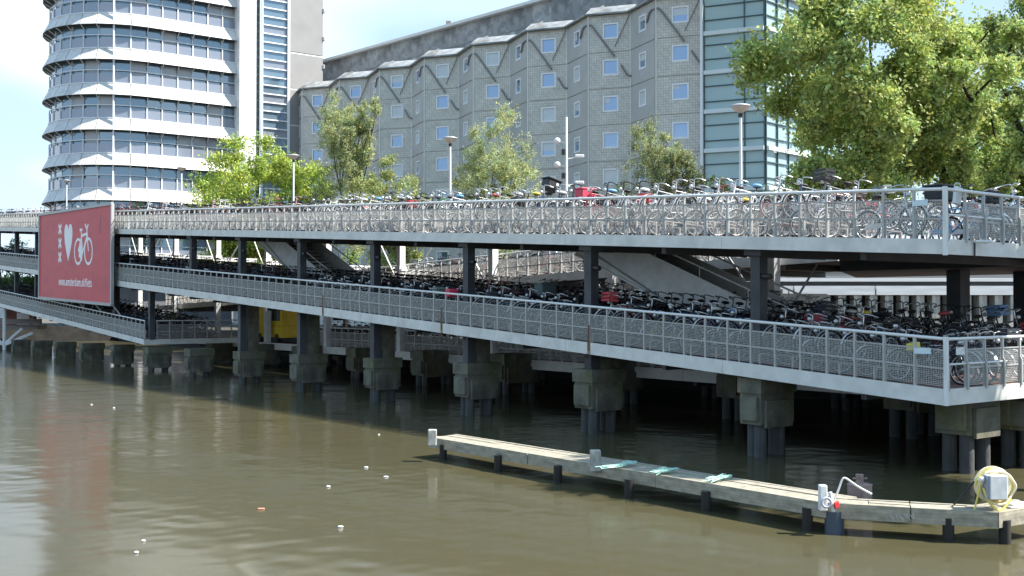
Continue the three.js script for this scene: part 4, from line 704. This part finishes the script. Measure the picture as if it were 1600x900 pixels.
const spots = []; // every parked bicycle: where, which way, and its row
function row(where, fy, v, u0, u1, gap, toFront, seed, lift, alongV) {
  const R = rng(seed); let i = 0, place = 0;
  for (let s = u0; s < u1; s += gap * (0.88 + 0.24 * R()), i++) {
    if (R() < 0.05) continue;
    const hi = lift && i % 2 ? lift : 0, u = alongV ? v : s, vv = alongV ? s : v, y = fy(u) + hi;
    const side = alongV ? [-UX, -UZ] : toFront ? [-VX, -VZ] : [VX, VZ], skew = (R() - 0.5) * 0.34 + (alongV ? 0.2 : 0.32);
    const dx = side[0] * Math.cos(skew) - side[1] * Math.sin(skew), dz = side[0] * Math.sin(skew) + side[1] * Math.cos(skew);
    const j = (R() - 0.5) * 0.16, pos = alongV ? P(u + j, vv, y + 0.012) : P(u, vv + j, y + 0.012);
    let q = R() * paintSum, paint = 0; while ((q -= PAINT[paint][2]) > 0 && paint < PAINT.length - 1) paint++;
    if (/middle deck|lowest/.test(where) && R() < 0.62) paint = R() < 0.75 ? 0 : 1;  // shade of these decks put into the paint: mostly black and dark blue
    spots.push({ nth: ++place, where, pos, rot: Math.atan2(-dz, dx), lean: (R() - 0.5) * 0.16, pitch: hi ? 0.1 : 0, kind: Math.floor(R() * 3), paint, guard: R() < (/front/.test(where) ? 0.22 : 0.5) ? 0 : R() < 0.5 ? 1 : 2, hi, rest: !!lift });
  }
}
row('in the upper deck front row', upperY, 1.02, 2.9, 90, 0.33, true, 1001, 0.36);
row('in the middle deck front row', midY, 1.02, 1.2, 90, 0.36, true, 1002, 0.2);
row('in the upper deck inner row', upperY, 5.7, 1.5, 90, 0.30, false, 1003, 0.42);
row('in the middle deck inner row', midY, 5.6, 1.5, 90, 0.22, false, 1004, 0.34);
row('in the upper deck centre row', upperY, 3.1, 3.5, 90, 0.36, true, 1013, 0.36);
row('in the middle deck centre row', midY, 2.9, 3.5, 90, 0.22, true, 1014, 0.3);
row('on the lowest deck', lowY, 1.0, 47.4, 91, 0.42, true, 1005, 0.2);
row('on the lowest deck', lowY, 3.6, 47.4, 91, 0.42, false, 1015, 0.2);
row('along the upper deck end', () => upperY(0), 1.0, 2.2, 12, 0.44, true, 1006, 0, true);
row('along the middle deck end', () => midY(0), 1.0, 1.3, 12, 0.44, true, 1007, 0, true);
row('on the ramp behind', backY, 8.75, 8.5, 64, 0.42, true, 1008, 0.2);
row('on the back deck near the water', () => 1.33, 8.4, 12.5, 43, 0.42, true, 1009, 0.2);
row('on the turning platform', () => 1.86, 9.2, 0.8, 7.5, 0.45, true, 1010, 0);
{ // racks: low rail and raised wheel channels under every lifted bicycle
  const byRow = {};
  for (const s of spots) if (s.hi) (byRow[s.where] ??= []).push(s);
  for (const [w, list] of Object.entries(byRow)) {
    const gs = list.map(s => { const d = V(Math.cos(s.rot), 0, -Math.sin(s.rot)), a = s.pos.clone().addScaledVector(d, -0.9), b = s.pos.clone().addScaledVector(d, 0.9); a.y -= 0.02 + 0.09; b.y -= 0.02 - 0.09; return merge([bar(a, b, 0.06, 0.03), bar(b.clone().setY(b.y - s.hi - 0.06), b, 0.04, 0.04), bar(a.clone().setY(a.y - s.hi + 0.13), a, 0.04, 0.04)]); });
    const o = mesh(numbered('bicycle_rack'), merge(gs), M.galv); scene.add(o); tag(o, `steel wheel channels holding the bicycles ${w}`, 'bicycle rack');
  }
}
{
  const scr = s => { const d = -s.pos.z; return { x: 800 + s.pos.x / d * FOCAL, d }; };
  for (const s of spots) { const q = scr(s); s.d = q.d; s.inView = q.x < 1660 && q.x > -40; s.rank = q.d * (/front row|end of|behind|water/.test(s.where) ? 1 : /inner/.test(s.where) ? 1.35 : 1.6) + (s.inView ? 0 : 1000); }
  spots.sort((a, b) => a.rank - b.rank);
  const single = spots.slice(0, 298), rest = spots.slice(298);
  const kindWord = ['level-framed bicycle', 'step-through bicycle', 'low-handled bicycle'];
  const tens = ['', '', 'twenty', 'thirty', 'forty', 'fifty', 'sixty', 'seventy', 'eighty', 'ninety'], teen = ['seventeenth', 'eighteenth', 'nineteenth'], tenth = ['', '', 'twentieth', 'thirtieth', 'fortieth', 'fiftieth', 'sixtieth', 'seventieth', 'eightieth', 'ninetieth'];
  const ordinal = n => n <= 16 ? ORD[n - 1] : n < 20 ? teen[n - 17] : n < 100 ? (n % 10 ? tens[Math.floor(n / 10)] + '-' + ORD[n % 10 - 1] : tenth[n / 10]) : 'far';
  const place = (o, s) => { o.position.copy(s.pos); o.rotation.set(0, 0, 0); o.rotation.order = 'YXZ'; o.rotation.y = s.rot; o.rotation.x = s.lean; o.rotation.z = s.pitch; };
  const RB = rng(515), slat = (x, y, z, w, h, d) => new THREE.BoxGeometry(w, h, d).translate(x, y, z), crateG = merge([0.93, 1.02, 1.11].flatMap(y => [slat(0.43, y, 0.2, 0.3, 0.06, 0.012), slat(0.43, y, -0.2, 0.3, 0.06, 0.012), slat(0.58, y, 0, 0.012, 0.06, 0.4), slat(0.28, y, 0, 0.012, 0.06, 0.4)]).concat([slat(0.43, 0.9, 0, 0.3, 0.012, 0.4)])), coverG = new THREE.SphereGeometry(0.135, 10, 6).scale(1.1, 0.42, 0.85).translate(-0.27, 0.955, 0);
  const crateM = [M.black, M.black, M.black, M.black, mat(0.03, 0.035, 0.05, 0.6), mat(0.22, 0.19, 0.1, 0.9), mat(0.10, 0.2, 0.35, 0.6), mat(0.45, 0.05, 0.06, 0.6), mat(0.16, 0.2, 0.18, 0.6)], coverM = [mat(0.6, 0.1, 0.12, 0.5), mat(0.15, 0.35, 0.6, 0.5), mat(0.75, 0.74, 0.7, 0.5), mat(0.7, 0.55, 0.08, 0.5)];
  single.forEach((s, i) => {
    const o = makeBike(s.kind, s.paint, s.guard).clone(); o.name = numbered('parked_bicycle'); place(o, s); scene.add(o);
    if (RB() < 0.1) part(o, 'front_crate', crateG, crateM[Math.floor(RB() * crateM.length)]);
    if (RB() < (/middle/.test(s.where) ? 0.03 : 0.14)) part(o, 'saddle_cover', coverG, coverM[Math.floor(RB() * coverM.length)]);
    tag(o, `${PAINT[s.paint][0]} ${kindWord[s.kind]}, ${ordinal(s.nth)} from the ${/end$/.test(s.where) ? 'corner' : 'right'} ${s.where}`, 'bicycle', `bicycles parked ${s.where}`);
  });
  const im = new THREE.InstancedMesh(mergedBike[0], mat(1, 1, 1, 0.4, { vertexColors: true, metalness: 0.15 }), rest.length), dummy = new THREE.Object3D(), c = new THREE.Color();
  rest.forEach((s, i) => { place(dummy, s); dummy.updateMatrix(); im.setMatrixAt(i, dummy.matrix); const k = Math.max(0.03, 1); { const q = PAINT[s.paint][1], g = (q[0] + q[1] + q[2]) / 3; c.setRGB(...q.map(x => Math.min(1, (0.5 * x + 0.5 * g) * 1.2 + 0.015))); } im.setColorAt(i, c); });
  im.name = 'parked_bicycle_rows'; im.castShadow = im.receiveShadow = true; scene.add(im);
  tag(im, 'rows of farther parked bicycles crowding the decks away to the left', 'bicycles', null, 'stuff');
}
// ------------------------------------------------------------------ odd bicycles and small things
{
  const lone = makeBike(1, 4, 2).clone(); lone.name = numbered('parked_bicycle'); scene.add(lone); lone.position.copy(P(1.55, 0.5, upperY(1.55) + 0.01)); lone.rotation.y = Math.atan2(UZ, -UX); lone.rotation.y = Math.atan2(-(-UZ), -UX); lone.rotation.x = -0.08;
  tag(lone, 'white bicycle standing along the railing near the upper deck corner', 'bicycle');
  const box = (name, label, cat, x, y, d, w, h, dep, m, rz = 0, ry = 0.6) => { const t = thing(name, at(x, y, d), label, cat); part(t, 'body', new RoundedBoxGeometry(w, h, dep, 2, Math.min(w, h, dep) * 0.18).rotateZ(rz).rotateY(ry), m); return t; };
  const bag = box('delivery_bag', 'black box-shaped bag sticking up above the upper deck bicycles', 'bag', 861, 290, 33.2, 0.5, 0.36, 0.4, M.black, -0.25);
  part(bag, 'patch', new RoundedBoxGeometry(0.09, 0.09, 0.02, 1, 0.008).rotateZ(-0.25).rotateY(0.6).translate(0.19, 0.0, 0.2), M.white);
  part(bag, 'flap', new RoundedBoxGeometry(0.54, 0.05, 0.44, 1, 0.02).rotateZ(-0.25).rotateY(0.6).translate(0.03, 0.17, 0), M.black);
  const rc = box('red_crate', 'red crate on a bicycle behind the upper railing', 'crate', 914, 304, 31.6, 0.52, 0.34, 0.38, mat(0.55, 0.05, 0.09, 0.5));
  part(rc, 'rim', new RoundedBoxGeometry(0.56, 0.05, 0.42, 1, 0.02).rotateY(0.6).translate(0, 0.16, 0), mat(0.6, 0.07, 0.11, 0.5));
  const rb = box('red_bag', 'small red bag behind the middle railing', 'bag', 706, 458, 35.2, 0.36, 0.24, 0.25, mat(0.6, 0.04, 0.10, 0.6)); part(rb, 'flap', new RoundedBoxGeometry(0.38, 0.1, 0.27, 1, 0.03).rotateY(0.6).translate(0, 0.09, 0), mat(0.62, 0.06, 0.12, 0.6));
  const tb = box('grey_crate', 'grey-green plastic crate among the dark middle deck bicycles', 'crate', 852, 453, 34.2, 0.6, 0.42, 0.45, mat(0.10, 0.14, 0.14, 0.6)); part(tb, 'rim', new RoundedBoxGeometry(0.64, 0.05, 0.5, 1, 0.02).rotateY(0.6).translate(0, 0.2, 0), mat(0.13, 0.18, 0.18, 0.6));
  const yb = box('yellow_saddle_cover', 'yellow plastic saddle cover behind the middle railing near the corner', 'saddle cover', 1427, 540, 22.4, 0.24, 0.12, 0.18, mat(0.75, 0.62, 0.12, 0.5), 0.2); part(yb, 'hem', new RoundedBoxGeometry(0.25, 0.05, 0.2, 1, 0.02).rotateZ(0.2).rotateY(0.6).translate(0, -0.06, 0), mat(0.7, 0.55, 0.1, 0.5));
  const wb = box('white_bag', 'crumpled white bag hanging behind the upper corner railing', 'bag', 1496, 306, 21.9, 0.2, 0.36, 0.08, M.white, -0.2); part(wb, 'handle', new THREE.TorusGeometry(0.06, 0.01, 6, 12).translate(0, 0.2, 0), M.white);
  const bb = box('black_crate', 'black crate behind the railing at the upper deck corner', 'crate', 1467, 303, 22.6, 0.5, 0.34, 0.4, M.black); part(bb, 'rim', new RoundedBoxGeometry(0.54, 0.05, 0.44, 1, 0.02).rotateY(0.6).translate(0, 0.16, 0), M.black);
  const plate = (label, u, v, y, along, w, h, m) => { const t = thing('notice_plate', P(u, v, y), label, 'sign'), d = along ? DV : DU; part(t, 'plate', bar(d.clone().multiplyScalar(-w / 2), d.clone().multiplyScalar(w / 2), 0.012, h), m); for (const s of [-1, 1]) part(t, 'clip', bar(d.clone().multiplyScalar(s * w * 0.35).add(V(0, h * 0.3, 0)), d.clone().multiplyScalar(s * w * 0.35).add(V(0, h * 0.62, 0)), 0.018, 0.02), M.galv); };
  const pale = mat(0.62, 0.74, 0.78, 0.5);
  plate('pale blue notice plate on the upper deck railing near the corner', 0.52, -0.05, upperY(0) + 0.76, false, 0.34, 0.12, pale);
  plate('pale blue notice plate on the middle deck railing left of the corner', 0.48, -0.05, midY(0) + 0.76, false, 0.36, 0.12, pale);
  plate('white notice plate on the middle deck end railing right of the corner', -0.05, 0.42, midY(0) + 0.76, true, 0.3, 0.15, M.white);
  { const t = thing('floodlight', P(-0.03, 1.0, upperY(0) - 0.1), 'small white floodlight on the end fascia of the upper deck', 'floodlight'); part(t, 'bracket', bar(V(0, -0.2, 0), V(-0.01, 0.08, 0.03), 0.03), M.darkSteel); part(t, 'lamp_head', new RoundedBoxGeometry(0.34, 0.06, 0.14, 2, 0.02).translate(0.14, 0.1, 0.04), M.white); }
for (const [k, u] of [['beside the third pier from the right', 10.5], ['left of the small red bag', 17.7], ['under the far staircase', 25.9]]) {
    const t = thing('joint_cover', P(u, -0.01, midY(u) - 0.3), `rust-stained joint cover on the middle deck fascia ${k}`, 'joint cover');
    partW(t, 'cover_plate', uvBox(u - 0.05, u + 0.07, -0.012, -0.002, q => midY(q) - 0.30, q => midY(q) + 0.03), M.rustPale); partW(t, 'clip_bar', uvBox(u - 0.02, u + 0.02, -0.03, -0.014, q => midY(q) - 0.2, q => midY(q) + 0.5), M.rust);
  }
}
renderer.render(scene, camera);
